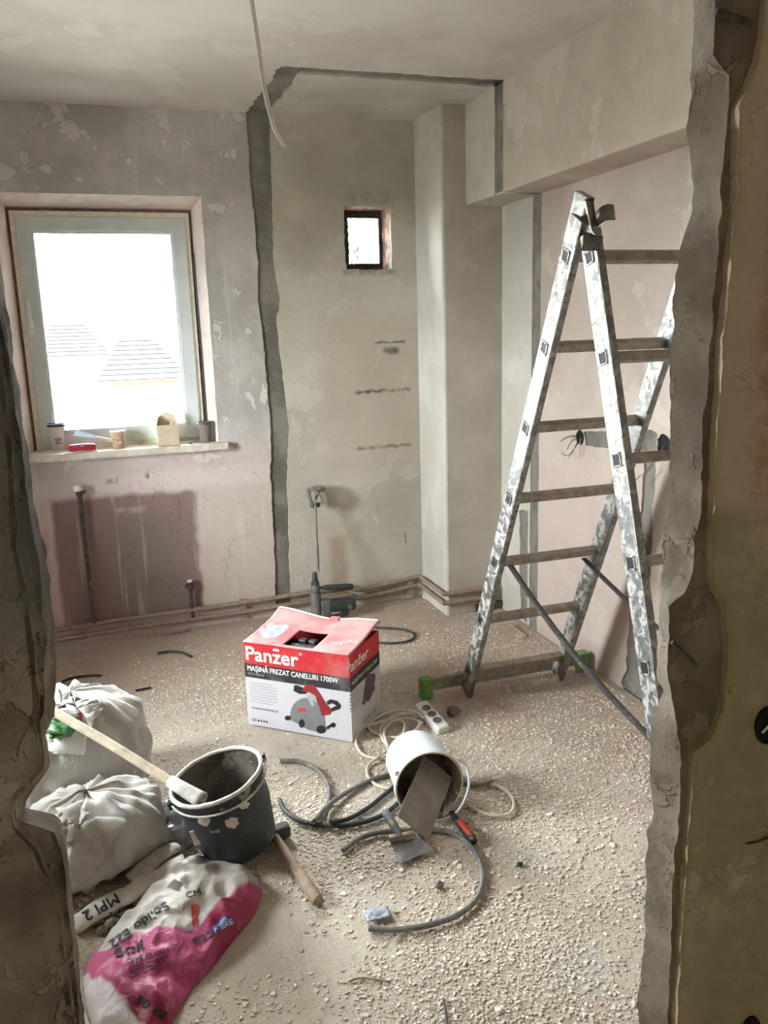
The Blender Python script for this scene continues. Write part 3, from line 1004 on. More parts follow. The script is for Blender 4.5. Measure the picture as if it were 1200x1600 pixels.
# socket boxes and bars in the plaster of the near wall
def near_socket(px, py, r, label, squash=1.0):
    p = bw(px, py, YN)
    e = empty('hall_socket_hole', p, label, 'socket hole')
    M = Matrix(((1, 0, 0, p.x), (0, 0, -1, YN - .004), (0, squash, 0, p.z), (0, 0, 0, 1)))
    g = G(); g.lathe([(r * 1.0, -.004), (r * 1.02, .003), (r * .9, .0035), (r * .88, .001), (.001, .001)], 22, M); g.build('box', m_dark, e)
    g = G(); g.tube(spline([(p.x - r * .5, YN - .006, p.z - r * .4), (p.x, YN - .012, p.z + r * .3), (p.x + r * .6, YN - .008, p.z + r * .1)], 5), .002, 6); g.build('wire', m_wire, e, smooth=True)
near_socket(1196, 1132, .022, 'dark open socket hole in the brown wall beside the doorway', 1.35)
near_socket(1171, 1602, .016, 'small dark hole low in the brown wall beside the doorway', 1.2)
for (pa, pb, rad, lab) in (((1119, 18), (1174, 36), .0042, 'short dark iron bar sticking out of the doorway edge, high up'), ((1050, 1003), (1088, 1040), .0035, 'short rusty iron bar in the broken hollow of the doorway edge'), ((1166, 1318), (1202, 1308), .0018, 'thin dark wire poking from the brown wall beside the doorway')):
    a, b = bw(*pa, YM - .006), bw(*pb, YM - .012)
    if pa[0] > 1160:
        a, b = bw(*pa, YN - .003), bw(*pb, YN - .003)
    g = G(); g.tube([a, a.lerp(b, .5) + Vector((0, -.002, -.001)), b], rad, 7)
    tag(g.build('iron_bar', m_iron, smooth=True), lab, 'iron bar')

# ================================================================== aluminium double ladder
from mathutils.bvhtree import BVHTree

t = NT('plaster_splashed_aluminium')
nz = t.noise(30, t.obj, 5, .65, .6)
splash = t.step(nz, .46, .58)
dk = t.step(t.noise(70, t.vm('ADD', t.obj, (3, 3, 3)), 3, .6), .58, .66)
col = t.mix(splash, lin(128, 129, 128), lin(172, 170, 163))
col = t.mix(t.m_('MULTIPLY', dk, .8), col, lin(84, 80, 74))
m_alu = t.done(t.bsdf(col, t.m_('ADD', .46, t.m_('MULTIPLY', splash, .4)), t.m_('SUBTRACT', .85, t.m_('MULTIPLY', splash, .65)), t.bump(nz, .3, .003), spec=.5))
m_rung = simple('dirty_aluminium_rung', lin(158, 150, 140), .5, .55, var=.2, scale=30, bump=.2, dust=.45, dustc=lin(168, 158, 144))
m_blackhole = simple('rung_end_black', lin(20, 20, 20), .7)
m_green = simple('green_rubber_foot', lin(98, 142, 72), .7, var=.2, dust=.3)
m_strap = simple('grey_webbing_strap', lin(78, 76, 74), .8, var=.15, dust=.25)
m_steel = simple('dark_hinge_steel', lin(112, 108, 100), .42, .8, var=.2, scale=30, bump=.15)

LA0, LA1 = Vector((0, 3.028, .018)), Vector((0, 2.178, 1.905))       # outer axis of the rear leg (y, z)
LB0, LB1 = Vector((0, 1.626, .018)), Vector((0, 2.152, 1.80))
XA0, XA1 = 1.340, 1.782                                              # left faces of left and right stile
ST = .026                                                           # stile width along x
lad = empty('step_ladder', (1.57, 2.35, 0), 'paint-splashed aluminium double ladder standing open by the pink wall', 'ladder')


def stile(p0, p1, x, depth=.076):
    d = (p1 - p0).normalized()
    g = G()
    a, b = Vector((x + ST / 2, p0.y, p0.z)), Vector((x + ST / 2, p1.y, p1.z))
    g.bar(a, b, depth, ST, (1, 0, 0))
    return g.build('stile', m_alu, lad, bevel=.004)


def rung(y, z, x0, x1, dirn, caps=True):
    g = G()
    ax = Vector((0, dirn.y, dirn.z)).normalized()
    g.bar((x0 + .004, y, z), (x1 + .004, y, z), .030, .030, ax)
    r_ = g.build('rung', m_rung, lad, bevel=.003)
    if caps:
        M = Matrix.Translation((x0, y, z)) @ Matrix(((0, 0, 1, 0), (0, 1, 0, 0), (-1, 0, 0, 0), (0, 0, 0, 1))).to_4x4()
        n = Vector((0, -ax.z, ax.y))
        g = G()
        for sg in (-1, 1):
            g.bar(Vector((x0 - .0012, y, z)) + ax * .0175 * sg - n * .0195, Vector((x0 - .0012, y, z)) + ax * .0175 * sg + n * .0195, .004, .004, (1, 0, 0))
            g.bar(Vector((x0 - .0012, y, z)) + n * .0175 * sg - ax * .0195, Vector((x0 - .0012, y, z)) + n * .0175 * sg + ax * .0195, .004, .004, (1, 0, 0))
        g.build('collar', m_alu, r_)
        g = G(); g.bar(Vector((x0 - .0012, y, z)) - ax * .0165, Vector((x0 - .0012, y, z)) + ax * .0165, .033, .002, (1, 0, 0))  # black plate stands in for the shade inside the rung
        tag(g.build('black_end_plate', m_blackhole, r_), 'black plate for the dark inside of the hollow rung')
    return r_


sA = [stile(LA0, LA1, XA0), stile(LA0, LA1, XA1)]
sB = [stile(LB0, LB1, XA0 + .004), stile(LB0, LB1, XA1 - .004)]
dA, dB = (LA1 - LA0), (LB1 - LB0)
for k in range(7):
    z = .133 + k * (1.742 - .133) / 6
    y = 2.977 + (2.254 - 2.977) * k / 6
    rung(y, z, XA0, XA1, dA)
for k in range(7):
    z = 1.727 - .2785 * k
    y = LB0.y + (z - LB0.z) / (LB1.z - LB0.z) * (LB1.y - LB0.y)
    rung(y, z, XA0 + .004, XA1 - .004, dB)
# stabiliser bar with green feet
yb = 3.075
G().box((1.565, yb, .060), (.80, .030, .055)).build('base_bar', m_rung, lad, bevel=.003)
for x in (1.185, 1.950):
    G().box((x, yb, .045), (.055, .048, .09)).build('foot', m_green, lad, bevel=.008)
for x in (XA0 + ST / 2, XA1 + ST / 2):
    G().box((x, 1.622, .016), (.036, .085, .032)).build('foot', m_blackhole, lad, bevel=.006)
# webbing straps between the two legs
for a, b in ((at(797, 883, 0, 1.385), Vector((1.352, 1.765, .41))), (at(912, 872, 0, 1.745), Vector((1.78, 1.77, .41)))):
    pts = [a.lerp(b, k / 8) - Vector((0, 0, .035 * 4 * (k / 8) * (1 - k / 8))) for k in range(9)]
    g = G()
    for dx in (0,):
        g.tube(pts, .013, 8, flat=.18)
    g.build('strap', m_strap, lad, smooth=True)


def curved_plate(rows_px, ys, name, thick=.004):
    g = G()
    top, bot = rows_px
    n = len(top)
    r = []
    for row in (top, bot):
        r.append([at(px, py, 1, y) for (px, py), y in zip(row, ys)])
    g.grid([spline(r[0], 5), spline(r[1], 5)])
    return g.build(name, m_steel, lad, smooth=True, solid=thick)


# hinge plates and hooks on the ladder's top
curved_plate(([(914, 311), (919, 340), (924, 362), (930, 368)], [(925, 311), (929, 340), (931, 362), (932, 368)]), [2.13, 2.13, 2.12, 2.11], 'hinge_strap', .012)
curved_plate(([(926, 338), (938, 324), (949, 319), (958, 320)], [(930, 357), (944, 346), (953, 344), (961, 344)]), [2.13, 2.11, 2.12, 2.15], 'hook_plate')
curved_plate(([(912, 362), (922, 364), (930, 368), (942, 369)], [(908, 392), (920, 392), (930, 392), (937, 392)]), [2.10, 2.09, 2.085, 2.10], 'hook_plate')
curved_plate(([(893, 333), (903, 339), (915, 335)], [(905, 338), (912, 350), (918, 356)]), [2.15, 2.14, 2.14], 'hook_plate')
for x in (XA1 - .03,):
    G().box((x + .012, 2.165, 1.86), (.008, .05, .16)).build('hinge_strap', m_steel, lad)

# ================================================================== carton of the wall chaser
u_, v_ = Vector((.755, -.656, 0)), Vector((.656, .755, 0))
u_.normalize(); v_.normalize()
BF = Vector((.778, 2.812, 0))
BL_, BD, BH = .462, .288, .350
B0 = BF - u_ * BL_                       # front-left bottom corner
MBX = Matrix(((u_.x, v_.x, 0, B0.x), (u_.y, v_.y, 0, B0.y), (0, 0, 1, .001), (0, 0, 0, 1)))
t = NT('carton_print')
zz = t.sep(t.obj)[2]
red, blk, wht = lin(184, 36, 44), lin(44, 44, 48), lin(194, 194, 199)
col = t.mix(t.step(zz, .2065, .2075), wht, blk)
col = t.mix(t.step(zz, .2645, .2655), col, red)
dust = t.step(t.noise(9, t.obj, 6, .65), .45, .75)
col = t.mix(t.m_('MULTIPLY', dust, .22), col, lin(196, 180, 168))
m_carton = t.done(t.bsdf(col, .55, 0, None, spec=.35))
t = NT('carton_lid_dusty_red')
d1 = t.step(t.noise(6, t.obj, 6, .62), .30, .66)
col = t.mix(t.m_('ADD', t.m_('MULTIPLY', d1, .42), .30), lin(186, 44, 56), lin(226, 190, 186))
m_lid = t.done(t.bsdf(col, .8, 0, None, spec=.2))
m_white = simple('white_print', lin(232, 230, 228), .6, var=.03)
m_cardw = simple('white_card_edge', lin(228, 226, 224), .8, var=.06)
m_blackp = simple('black_print', lin(36, 36, 38), .6, var=.05)
m_greyp = simple('grey_print', lin(122, 122, 124), .6, var=.08)
m_lgreyp = simple('light_grey_print', lin(168, 168, 172), .6, var=.05)
m_redp = simple('dark_red_print', lin(140, 34, 40), .6, var=.08)
m_blackpl = simple('black_plastic', lin(34, 35, 38), .42, var=.1, dust=.25)
cart = empty('machine_carton', BF.lerp(B0, .5), 'red, black and white printed machine carton standing on the floor', 'box')
BW_ = .004
g = G()
for c, d in (((BL_ / 2, BW_ / 2, BH / 2), (BL_, BW_, BH)), ((BL_ / 2, BD - BW_ / 2, BH / 2), (BL_, BW_, BH)), ((BW_ / 2, BD / 2, BH / 2), (BW_, BD - 2 * BW_, BH)), ((BL_ - BW_ / 2, BD / 2, BH / 2), (BW_, BD - 2 * BW_, BH)), ((BL_ / 2, BD / 2, .003), (BL_ - 2 * BW_, BD - 2 * BW_, .006))):
    g.box(c, d, MBX)
g.build('carton_body', m_carton, cart)
# lid: front-hinged flap, bowed, its back edge standing proud; hand hole in the middle
def st_of(px, py, z):
    p = fl(px, py, z) - B0
    return p.dot(u_), p.dot(v_)
hq = [st_of(440, 1008, .356), st_of(472, 985, .36), st_of(510, 992, .36), st_of(490, 1013, .356)]
hs0, hs1 = (hq[0][0] + hq[1][0]) / 2, (hq[2][0] + hq[3][0]) / 2
ht0, ht1 = (hq[0][1] + hq[3][1]) / 2, (hq[1][1] + hq[2][1]) / 2
def lid_z(s, tt):
    k = tt / BD
    return BH + .004 + .034 * k ** 1.6 - .016 * k * math.exp(-((s - BL_ * .52) / .10) ** 2) + .010 * max(0, k - .8) / .2 * math.exp(-((s - .02) / .08) ** 2)
ns, nt_ = 46, 30
ss = [BL_ * i / ns for i in range(ns + 1)]
tts = [BD * j / nt_ for j in range(nt_ + 1)]
g = G()
vs = [MBX @ Vector((s, q, lid_z(s, q))) for q in tts for s in ss]
fs = []
for j in range(nt_):
    for i in range(ns):
        sc_, tc_ = (ss[i] + ss[i + 1]) / 2, (tts[j] + tts[j + 1]) / 2
        if hs0 < sc_ < hs1 and ht0 < tc_ < ht1:
            continue
        a = j * (ns + 1) + i
        fs.append((a, a + 1, a + ns + 2, a + ns + 1))
g.add(vs, fs)
lid = g.build('lid', m_lid, cart, smooth=True, solid=.004)
# white back lip of the lid and its pink tab
g = G()
g.grid([[MBX @ Vector((s, BD + .001, lid_z(s, BD) + .003)) for s in ss], [MBX @ Vector((s, BD + .016, lid_z(s, BD) + .002)) for s in ss], [MBX @ Vector((s, BD + .019, lid_z(s, BD) - .018)) for s in ss]])
g.build('lid_lip', m_cardw, lid, smooth=True, solid=.003)
s_t = st_of(521, 966, .385)[0]
g = G().box((s_t, BD + .006, lid_z(s_t, BD) + .004), (.042, .036, .012), MBX)
g.build('lid_tab', m_lid, lid, bevel=.003)
# tool handle and foam seen through the hand hole
g = G(); g.box(((hs0 + hs1) / 2, (ht0 + ht1) / 2 + .012, BH - .055), (hs1 - hs0 + .04, ht1 - ht0 + .02, .02), MBX); g.build('inner_tray', m_blackpl, cart)
g = G()
for k, sx in enumerate((.28, .62)):
    g.box((hs0 + (hs1 - hs0) * (sx + .06), ht0 + (ht1 - ht0) * .62, BH - .014), ((hs1 - hs0) * .26, .03, .03), MBX)
g.box(((hs0 + hs1) / 2, ht0 + (ht1 - ht0) * .35, BH - .016), ((hs1 - hs0) * .9, .018, .02), MBX)
g.build('carry_handle', m_blackpl, cart, bevel=.005)
# printing ------------------------------------------------------------------
MFR = MBX @ Matrix(((1, 0, 0, 0), (0, 0, -1, -.0006), (0, 1, 0, 0), (0, 0, 0, 1)))          # front face: x = s, y = height
MSD = MBX @ Matrix(((0, 0, 1, BL_ + .0006), (1, 0, 0, 0), (0, 1, 0, 0), (0, 0, 0, 1)))      # right face: x = depth, y = height


def on_plane(M, px, py):
    n = M.to_3x3() @ Vector((0, 0, 1)); o_ = M.translation
    d = ray(px, py)
    p = CC + d * ((o_ - CC).dot(n) / d.dot(n))
    q = M.inverted() @ p
    return q.x, q.y


def printed(name, polys, M, mat, lift=0.0003, off=(360, 930), sc=4.615):
    for poly in polys:
        g = G()
        q = [on_plane(M, off[0] + x / sc, off[1] + y / sc) for x, y in poly]
        g.add([M @ Vector((a, b, lift)) for a, b in q], [tuple(range(len(q)))])
        g.build(name, mat, cart, fix=False)


def arc(cx, cy, rx, ry, a0, a1, n=16):
    return [(cx + rx * cos(R(a0 + (a1 - a0) * k / n)), cy + ry * sin(R(a0 + (a1 - a0) * k / n))) for k in range(n + 1)]


lettering('brand_lettering', 'Panzer', .082, MFR @ Matrix.Translation((.012, .281, 0)), m_white, cart, .018, .232)
g = G()
for k in range(3):                                                    # little crown on the z
    x = .135 + k * .0095
    g.add([MFR @ Vector((x, .3465, .0004)), MFR @ Vector((x + .0095, .3465, .0004)), MFR @ Vector((x + .0047, .357 if k == 1 else .3545, .0004))], [(0, 1, 2)])
g.add([MFR @ Vector((.135, .343, .0004)), MFR @ Vector((.1635, .343, .0004)), MFR @ Vector((.1635, .347, .0004)), MFR @ Vector((.135, .347, .0004))], [(0, 1, 2, 3)])
for v in range(len(g.v)):
    p = Vector(g.v[v]); p.z -= .010; g.v[v] = tuple(p)
g.build('crown_mark', m_white, cart, fix=False)
lettering('trade_mark', '®', .016, MFR @ Matrix.Translation((.250, .328, 0)), m_white, cart)
lettering('title_lettering', 'MAȘINĂ FREZAT CANELURI 1700W', .030, MFR @ Matrix.Translation((.014, .236, 0)), m_white, cart, .016, .398)
lettering('code_lettering', 'MCP-1700-NF', .013, MFR @ Matrix.Translation((.014, .2175, 0)), m_lgreyp, cart)
lettering('goggles_lettering', 'OCHELARI DE PROTECȚIE', .0125, MFR @ Matrix.Translation((.020, .072, 0)), m_blackp, cart, .0, .122)
lettering('approval_marks', 'C€ ⌂ ✪ ▣ ▬', .016, MFR @ Matrix.Translation((.016, .018, 0)), m_blackp, cart, 0, .068) if False else lettering('approval_marks', 'CE', .017, MFR @ Matrix.Translation((.018, .018, 0)), m_blackp, cart)
g = G()
for k in range(4):
    x = .048 + k * .013
    g.add([MFR @ Vector((x + .0045 * cos(a), .0235 + .0045 * sin(a), .0004)) for a in [2 * pi * j / (6 if k % 2 else 10) for j in range(6 if k % 2 else 10)]], [tuple(range(6 if k % 2 else 10))])
g.build('approval_marks', m_blackp, cart, fix=False)
g = G()
rl = random.Random(3)
for k in range(8):                                                    # paragraph, too small to read
    y = .183 - k * .0118
    x = .017
    end = .150 - (.03 if k in (0, 7) else rl.uniform(0, .014))
    while x < end:
        w = rl.uniform(.006, .018)
        g.add([MFR @ Vector((a, b, .0003)) for a, b in ((x, y), (min(x + w, end), y), (min(x + w, end), y + .0046), (x, y + .0046))], [(0, 1, 2, 3)])
        x += w + .003
g.build('paragraph_print', m_lgreyp, cart, fix=False)
# picture of the machine on the front (outline read off the printed face)
disc = arc(545, 870, 115, 130, 175, 300, 14) + [(640, 790), (680, 880), (690, 985), (640, 990), (560, 970), (500, 935), (435, 900)]
printed('machine_print', [disc], MFR, m_greyp, .0003)
printed('machine_print', [[(515, 690), (545, 640), (600, 645), (640, 700), (690, 780), (735, 830), (720, 860), (660, 870), (640, 800), (600, 720), (570, 700)]], MFR, m_redp, .0006)
printed('machine_print', [[(460, 650), (480, 648), (560, 680), (550, 710), (500, 712), (455, 690)], [(690, 770), (720, 750), (770, 760), (798, 795), (790, 820), (735, 838), (720, 820), (765, 795), (730, 778), (705, 790)],
                          arc(415, 885, 24, 18, 0, 360, 12)[:-1], arc(655, 968, 36, 30, 0, 360, 12)[:-1], arc(742, 936, 18, 18, 0, 360, 12)[:-1], [(690, 950), (740, 918), (748, 934), (700, 970)], arc(515, 925, 22, 32, 0, 360, 12)[:-1]], MFR, m_blackp, .0005)
printed('machine_print', [[(545, 720), (575, 710), (608, 790), (590, 805)], [(575, 702), (615, 725), (622, 762), (585, 740)]], MFR, m_lgreyp, .0007)
printed('machine_print', [arc(520, 826, 34, 14, 0, 360, 14)[:-1]], MFR, simple('red_badge_print', lin(196, 52, 50), .6, var=.03), .0008)
# right face
p0 = on_plane(MSD, 360 + 838 / 4.615, 930 + 535 / 4.615); p1 = on_plane(MSD, 360 + 985 / 4.615, 930 + 425 / 4.615)
lettering('brand_lettering', 'Panžer', .058, MSD @ Matrix.Translation((p0[0], .286, 0)), m_white, cart, .018, .20)
lettering('title_lettering', 'MAȘINĂ FREZAT CANELURI 1700W', .020, MSD @ Matrix.Translation((.012, .228, 0)), m_white, cart, .004, .25)
printed('machine_print', [[(975, 600), (1000, 545), (1012, 570), (1040, 560), (1046, 600), (1020, 720), (1005, 760), (965, 770), (955, 740), (968, 660)], [(948, 770), (960, 750), (975, 780), (950, 795)], [(1030, 660), (1042, 650), (1040, 690), (1028, 700)]], MSD, simple('faded_machine_print', lin(104, 84, 88), .6, var=.2, scale=60), .0005)
printed('paragraph_print', [[(858, 720), (950, 645), (950, 655), (858, 730)], [(858, 745), (950, 670), (950, 680), (858, 755)], [(858, 770), (950, 695), (950, 705), (858, 780)], [(858, 795), (950, 720), (950, 730), (858, 805)], [(858, 820), (950, 745), (950, 755), (858, 830)], [(858, 842), (950, 770), (950, 773), (858, 846)]], MSD, m_lgreyp, .0004)
printed('icon_print', [[(960, 885), (985, 865), (985, 905), (960, 928)], [(993, 855), (1015, 835), (1015, 875), (993, 895)], [(1025, 822), (1050, 800), (1050, 838), (1025, 860)]], MSD, m_lgreyp, .0004)
lettering('small_marks', 'CE', .020, MSD @ Matrix.Translation((.02, .014, 0)), m_greyp, cart)
# faded prints on the lid
def lid_pt(s, q, up=.0028):
    return MBX @ Vector((s, q, lid_z(s, q) + up))
def lid_poly(name, poly, mat):
    q = [st_of(360 + x / 4.615, 930 + y / 4.615, .362) for x, y in poly]
    q = [(max(.004, min(BL_ - .004, a)), max(.004, min(BD - .004, b))) for a, b in q]
    c = (sum(a for a, b in q) / len(q), sum(b for a, b in q) / len(q))
    g = G(); g.add([lid_pt(*c)] + [lid_pt(*a) for a in q], [(0, k + 1, (k + 1) % len(q) + 1) for k in range(len(q))])
    g.build(name, mat, lid, fix=False)
lid_poly('machine_print', [(205, 265), (230, 245), (250, 262), (270, 225), (310, 215), (330, 232), (400, 225), (430, 240), (385, 275), (330, 300), (250, 308), (225, 285)], simple('dusty_blue_print', lin(176, 178, 184), .8, var=.15, scale=40))
a0, a1 = st_of(360 + 905 / 4.615, 930 + 322 / 4.615, .37), st_of(360 + 700 / 4.615, 930 + 335 / 4.615, .37)
dx = Vector((a1[0] - a0[0], a1[1] - a0[1])); L_ = dx.length; dx.normalize()
lettering('brand_lettering', 'Panžer', .045, None, simple('dusty_white_print', lin(232, 212, 208), .8, var=.05), lid, .015, min(L_, .11), fn=lambda x, y: lid_pt(max(.004, min(BL_ - .004, a0[0] + dx.x * x - dx.y * y)), max(.004, min(BD - .004, a0[1] + dx.y * x + dx.x * y + .012)), .003))

# ================================================================== things on the floor
def bvh(o):
    me = o.data
    M = o.matrix_basis
    return BVHTree.FromPolygons([M @ v.co for v in me.vertices], [tuple(p.vertices) for p in me.polygons])


def cast(tree_, px, py, lift=.002, fallz=.01):
    d = ray(px, py).normalized()
    h = tree_.ray_cast(CC, d)
    if h[0] is None:
        return fl(px, py, fallz)
    n = h[1]
    if n.dot(d) > 0:
        n = -n
    return h[0] + n * lift


def tangent_frame(px, py):
    v = ray(px, py).normalized()
    r_ = (CR - v * CR.dot(v)).normalized()
    return v, r_, r_.cross(v)           # view, image right, image up


def frame_from_z(o_, n, xref):
    z = n.normalized()
    x = (xref - z * xref.dot(z)).normalized()
    y = z.cross(x)
    return Matrix(((x.x, y.x, z.x, o_.x), (x.y, y.y, z.y, o_.y), (x.z, y.z, z.z, o_.z), (0, 0, 0, 1)))


# ------------------------------------------------------------------ black mortar bucket, tipped to one side
t = NT('black_bucket_plastic')
sp1 = t.step(t.noise(150, t.obj, 3, .6), .60, .68)
blob = t.step(t.noise(9, t.vm('ADD', t.obj, (4.3, 1.2, 7.7)), 4, .6), .63, .65)
col = t.mix(t.m_('MULTIPLY', sp1, .5), lin(44, 50, 54), lin(128, 128, 124))
col = t.mix(t.m_('MULTIPLY', blob, .85), col, lin(150, 142, 130))
m_buck = t.done(t.bsdf(col, .55, 0, t.bump(blob, .4, .004), spec=.4))
m_buckin = plaster('mortar_lined_bucket', lin(112, 106, 98), lin(70, 66, 61), lin(146, 140, 130), 9, bump=.8, dirt=.6)
m_rimc = simple('mortar_caked_rim', lin(206, 202, 194), .8, var=.12, scale=40, bump=.4)
m_mortar = plaster('dry_mortar', lin(104, 98, 90), lin(66, 62, 58), lin(130, 124, 116), 12, bump=.9)
v, ir, iu = tangent_frame(338, 1213)
ang = R(24)
nb = (-v * .50 + (-ir * sin(ang) + iu * cos(ang)) * .866).normalized()
RT, RBm, HB = .134, .113, .240
lo = 9
for k in range(400):
    dist = 2.2 + k * .003
    c = CC + v * dist
    bc = c - nb * HB
    dz = RBm * math.sqrt(max(0, 1 - nb.z ** 2))
    if bc.z - dz < .004:
        break
rimc = c
MK = frame_from_z(bc, nb, ir)
bk = empty('mortar_bucket', (bc.x, bc.y, 0), 'black plastic mortar bucket with white caked rim, tipped against a hammer head', 'bucket')
g = G(); g.lathe([(.001, 0), (RBm - .008, 0), (RBm, .010), (RBm + .018, HB * .55), (RT - .004, HB - .03), (RT + .004, HB - .028), (RT + .006, HB - .004)], 56, MK); g.build('bucket_wall', m_buck, bk, smooth=True)
g = G(); g.lathe([(RT + .002, HB - .004), (RT - .006, HB - .03), (RBm + .012, HB * .5), (RBm - .006, .014), (.001, .012)], 56, MK); g.build('lining', m_buckin, bk, smooth=True)
g = G()
rows = []
for k in range(72):
    a = 2 * pi * k / 72
    w = .0035 * mn.noise(Vector((cos(a) * 3, sin(a) * 3, 2)))
    rr = RT + .003
    rows.append([MK @ Vector(((rr + q * cos(b)) * cos(a), (rr + q * cos(b)) * sin(a), HB + .001 + w * .5 + q * sin(b))) for q in [.0065 + w * .5] for b in [2 * pi * j / 8 for j in range(8)]])
rows.append(rows[0])
g.grid(rows, closed=True).build('rim', m_rimc, bk, smooth='all')
g = G(); g.lathe([(.001, .045), (RBm * .6, .05), (RBm + .002, .04)], 32, MK); g.build('mortar_rest', m_mortar, bk, smooth='all')
# wire handle lying against the front rim, wrapped end
g = G()
pts = [MK @ Vector(((RT + .012) * cos(a), (RT + .012) * sin(a), HB - .012 - .020 * sin((a - a0h) / (a1h - a0h) * pi))) for a0h, a1h in [(R(200), R(378))] for a in [a0h + (a1h - a0h) * k / 30 for k in range(31)]]
g.tube(pts, .0032, 7); g.build('wire_handle', m_rimc, bk, smooth=True)
for a in (R(200), R(378)):
    p = MK @ Vector(((RT + .011) * cos(a), (RT + .011) * sin(a), HB - .014))
    G().box((0, 0, 0), (.02, .022, .026), Matrix.Translation(p) @ MK.to_3x3().to_4x4()).build('handle_ear', m_buck, bk, bevel=.004)
for q, sz in (((432, 772), 1), ((668, 790), 1.1), ((770, 640), .8)):
    px, py = 240 + q[0] / 5.4545, 1140 + q[1] / 5.4545
    tr_ = bvh(bk.children[0])
    pts = [cast(tr_, px + sz * 10 * cos(a) * (1 + .55 * mn.noise(Vector((cos(a) * 2, sin(a) * 2 + q[0], 1)))), py + sz * 8 * sin(a) * (1 + .55 * mn.noise(Vector((cos(a) * 2, sin(a) * 2 + q[0], 1)))), .0025) for a in [2 * pi * k / 16 for k in range(16)]]
    c = cast(tr_, px, py, .0045)
    g = G(); g.add([c] + pts, [(0, k + 1, (k + 1) % 16 + 1) for k in range(16)]); g.build('mortar_splash', m_rimc, bk, smooth='all')

# ------------------------------------------------------------------ long wooden-handled tool leaning over the sack into the bucket
m_wood = simple('mortar_smeared_wood', lin(204, 190, 166), .8, var=.15, scale=25, bump=.35, dust=.3, dustc=lin(214, 208, 196))
e_in = MK @ Vector((-.04, -.02, HB * .62))
d1, d2 = ray(308, 1246).normalized(), ray(88, 1114).normalized()
pA = CC + d1 * ((rimc - CC).dot(d1) - .02)
pB = CC + d2 * 2.84
ext = pB + (pB - pA) * .45
hoe = empty('mixing_hoe', pA, 'long pale wooden handle of a mixing tool, leaning from the sacks into the mortar bucket', 'tool')
g = G(); L = [ext, pB, pB.lerp(pA, .4) + Vector((0, 0, .004)), pB.lerp(pA, .75), pA]
g.tube(spline(L, 5), .0145, 10); g.build('handle', m_wood, hoe, smooth=True)
dd = (pA - pB).normalized()
g = G(); g.tube([pA - dd * .10, pA - dd * .05, pA + dd * .005, pA + dd * .02], [.0165, .019, .022, .024], 12, cap=False); g.build('ferrule', m_rimc, hoe, smooth=True, solid=.003)
v2, r2, u2 = tangent_frame(315, 1255)
neck = spline([pA, pA + r2 * .018 - u2 * .012, pA + r2 * .030 - u2 * .034 , pA + r2 * .036 - u2 * .07 + v2 * .02], 5)
g = G(); g.tube(neck, .006, 8); g.build('neck', m_rimc, hoe, smooth=True)
q = neck[-1]
g = G().box((0, 0, 0), (.09, .004, .05), Matrix.Translation(q - u2 * .03) @ MK.to_3x3().to_4x4()); g.build('blade', m_rimc, hoe, bevel=.001)

# ------------------------------------------------------------------ sledge hammer
m_hand = simple('worn_hammer_handle', lin(160, 138, 116), .7, var=.15, scale=30, bump=.3, dust=.4, dustc=lin(168, 156, 142))
hm = empty('sledge_hammer', fl(470, 1360), 'sledge hammer lying on the floor, head pushed under the tipped bucket', 'hammer')
ha, hb = fl(428, 1306, .026), fl(497, 1408, .017)
ha2 = ha + (ha - hb).normalized() * .03
g = G(); g.tube([ha2, ha.lerp(hb, .3), ha.lerp(hb, .7), hb - (hb - ha).normalized() * .004, hb], [.013, .0145, .0165, .018, .015], 14); g.build('handle', m_hand, hm, smooth=True)
hd = (hb - ha).normalized()
sd = hd.cross(Vector((0, 0, 1))).normalized()
hc_ = ha - hd * .012
g = G(); g.bar(hc_ - sd * .055, hc_ + sd * .05, .040, .040); g.build('head', m_iron, hm, bevel=.007)

# ------------------------------------------------------------------ small white bucket on its side with trowels
m_wbk = simple('white_bucket_plastic', lin(206, 211, 219), .35, var=.03, scale=10, bump=.03, dust=.12, dustc=lin(214, 206, 194))
m_wbin = plaster('dirty_bucket_inside', lin(168, 160, 148), lin(120, 112, 100), lin(190, 184, 174), 10, bump=.6)
v, ir, iu = tangent_frame(671, 1226)
nw = (-v * .826 + (ir * .49 - iu * .87) * .563)
nw.z = .03
nw.normalize()
RW, HW = .112, .200
dist = 2.0
while (CC + v * dist).z > RW + .004:
    dist += .002
rc = CC + v * dist
MW = frame_from_z(rc - nw * HW, nw, Vector((0, 0, 1)))
wbk = empty('white_bucket', (rc.x, rc.y, 0), 'small white plastic bucket lying on its side on the floor', 'bucket')
g = G(); g.lathe([(.001, 0), (RW * .84, 0), (RW * .87, .006), (RW * .95, HW - .03), (RW * .98, HW - .028), (RW, HW - .004), (RW, HW)], 56, MW); g.build('bucket_wall', m_wbk, wbk, smooth=True)
g = G(); g.lathe([(RW, HW), (RW * .95, HW + .001), (RW * .93, HW - .02), (RW * .83, .008), (.001, .008)], 56, MW); g.build('lining', m_wbin, wbk, smooth=True)
g = G(); g.lathe([(RW * .955, HW - .002), (RW * .97, HW + .004), (RW * 1.01, HW + .004), (RW * 1.025, HW - .004), (RW * 1.02, HW - .016), (RW * .985, HW - .017)], 56, MW); g.build('rim', simple('dirty_white_rim', lin(212, 206, 194), .5, var=.08, dust=.35), wbk, smooth=True)
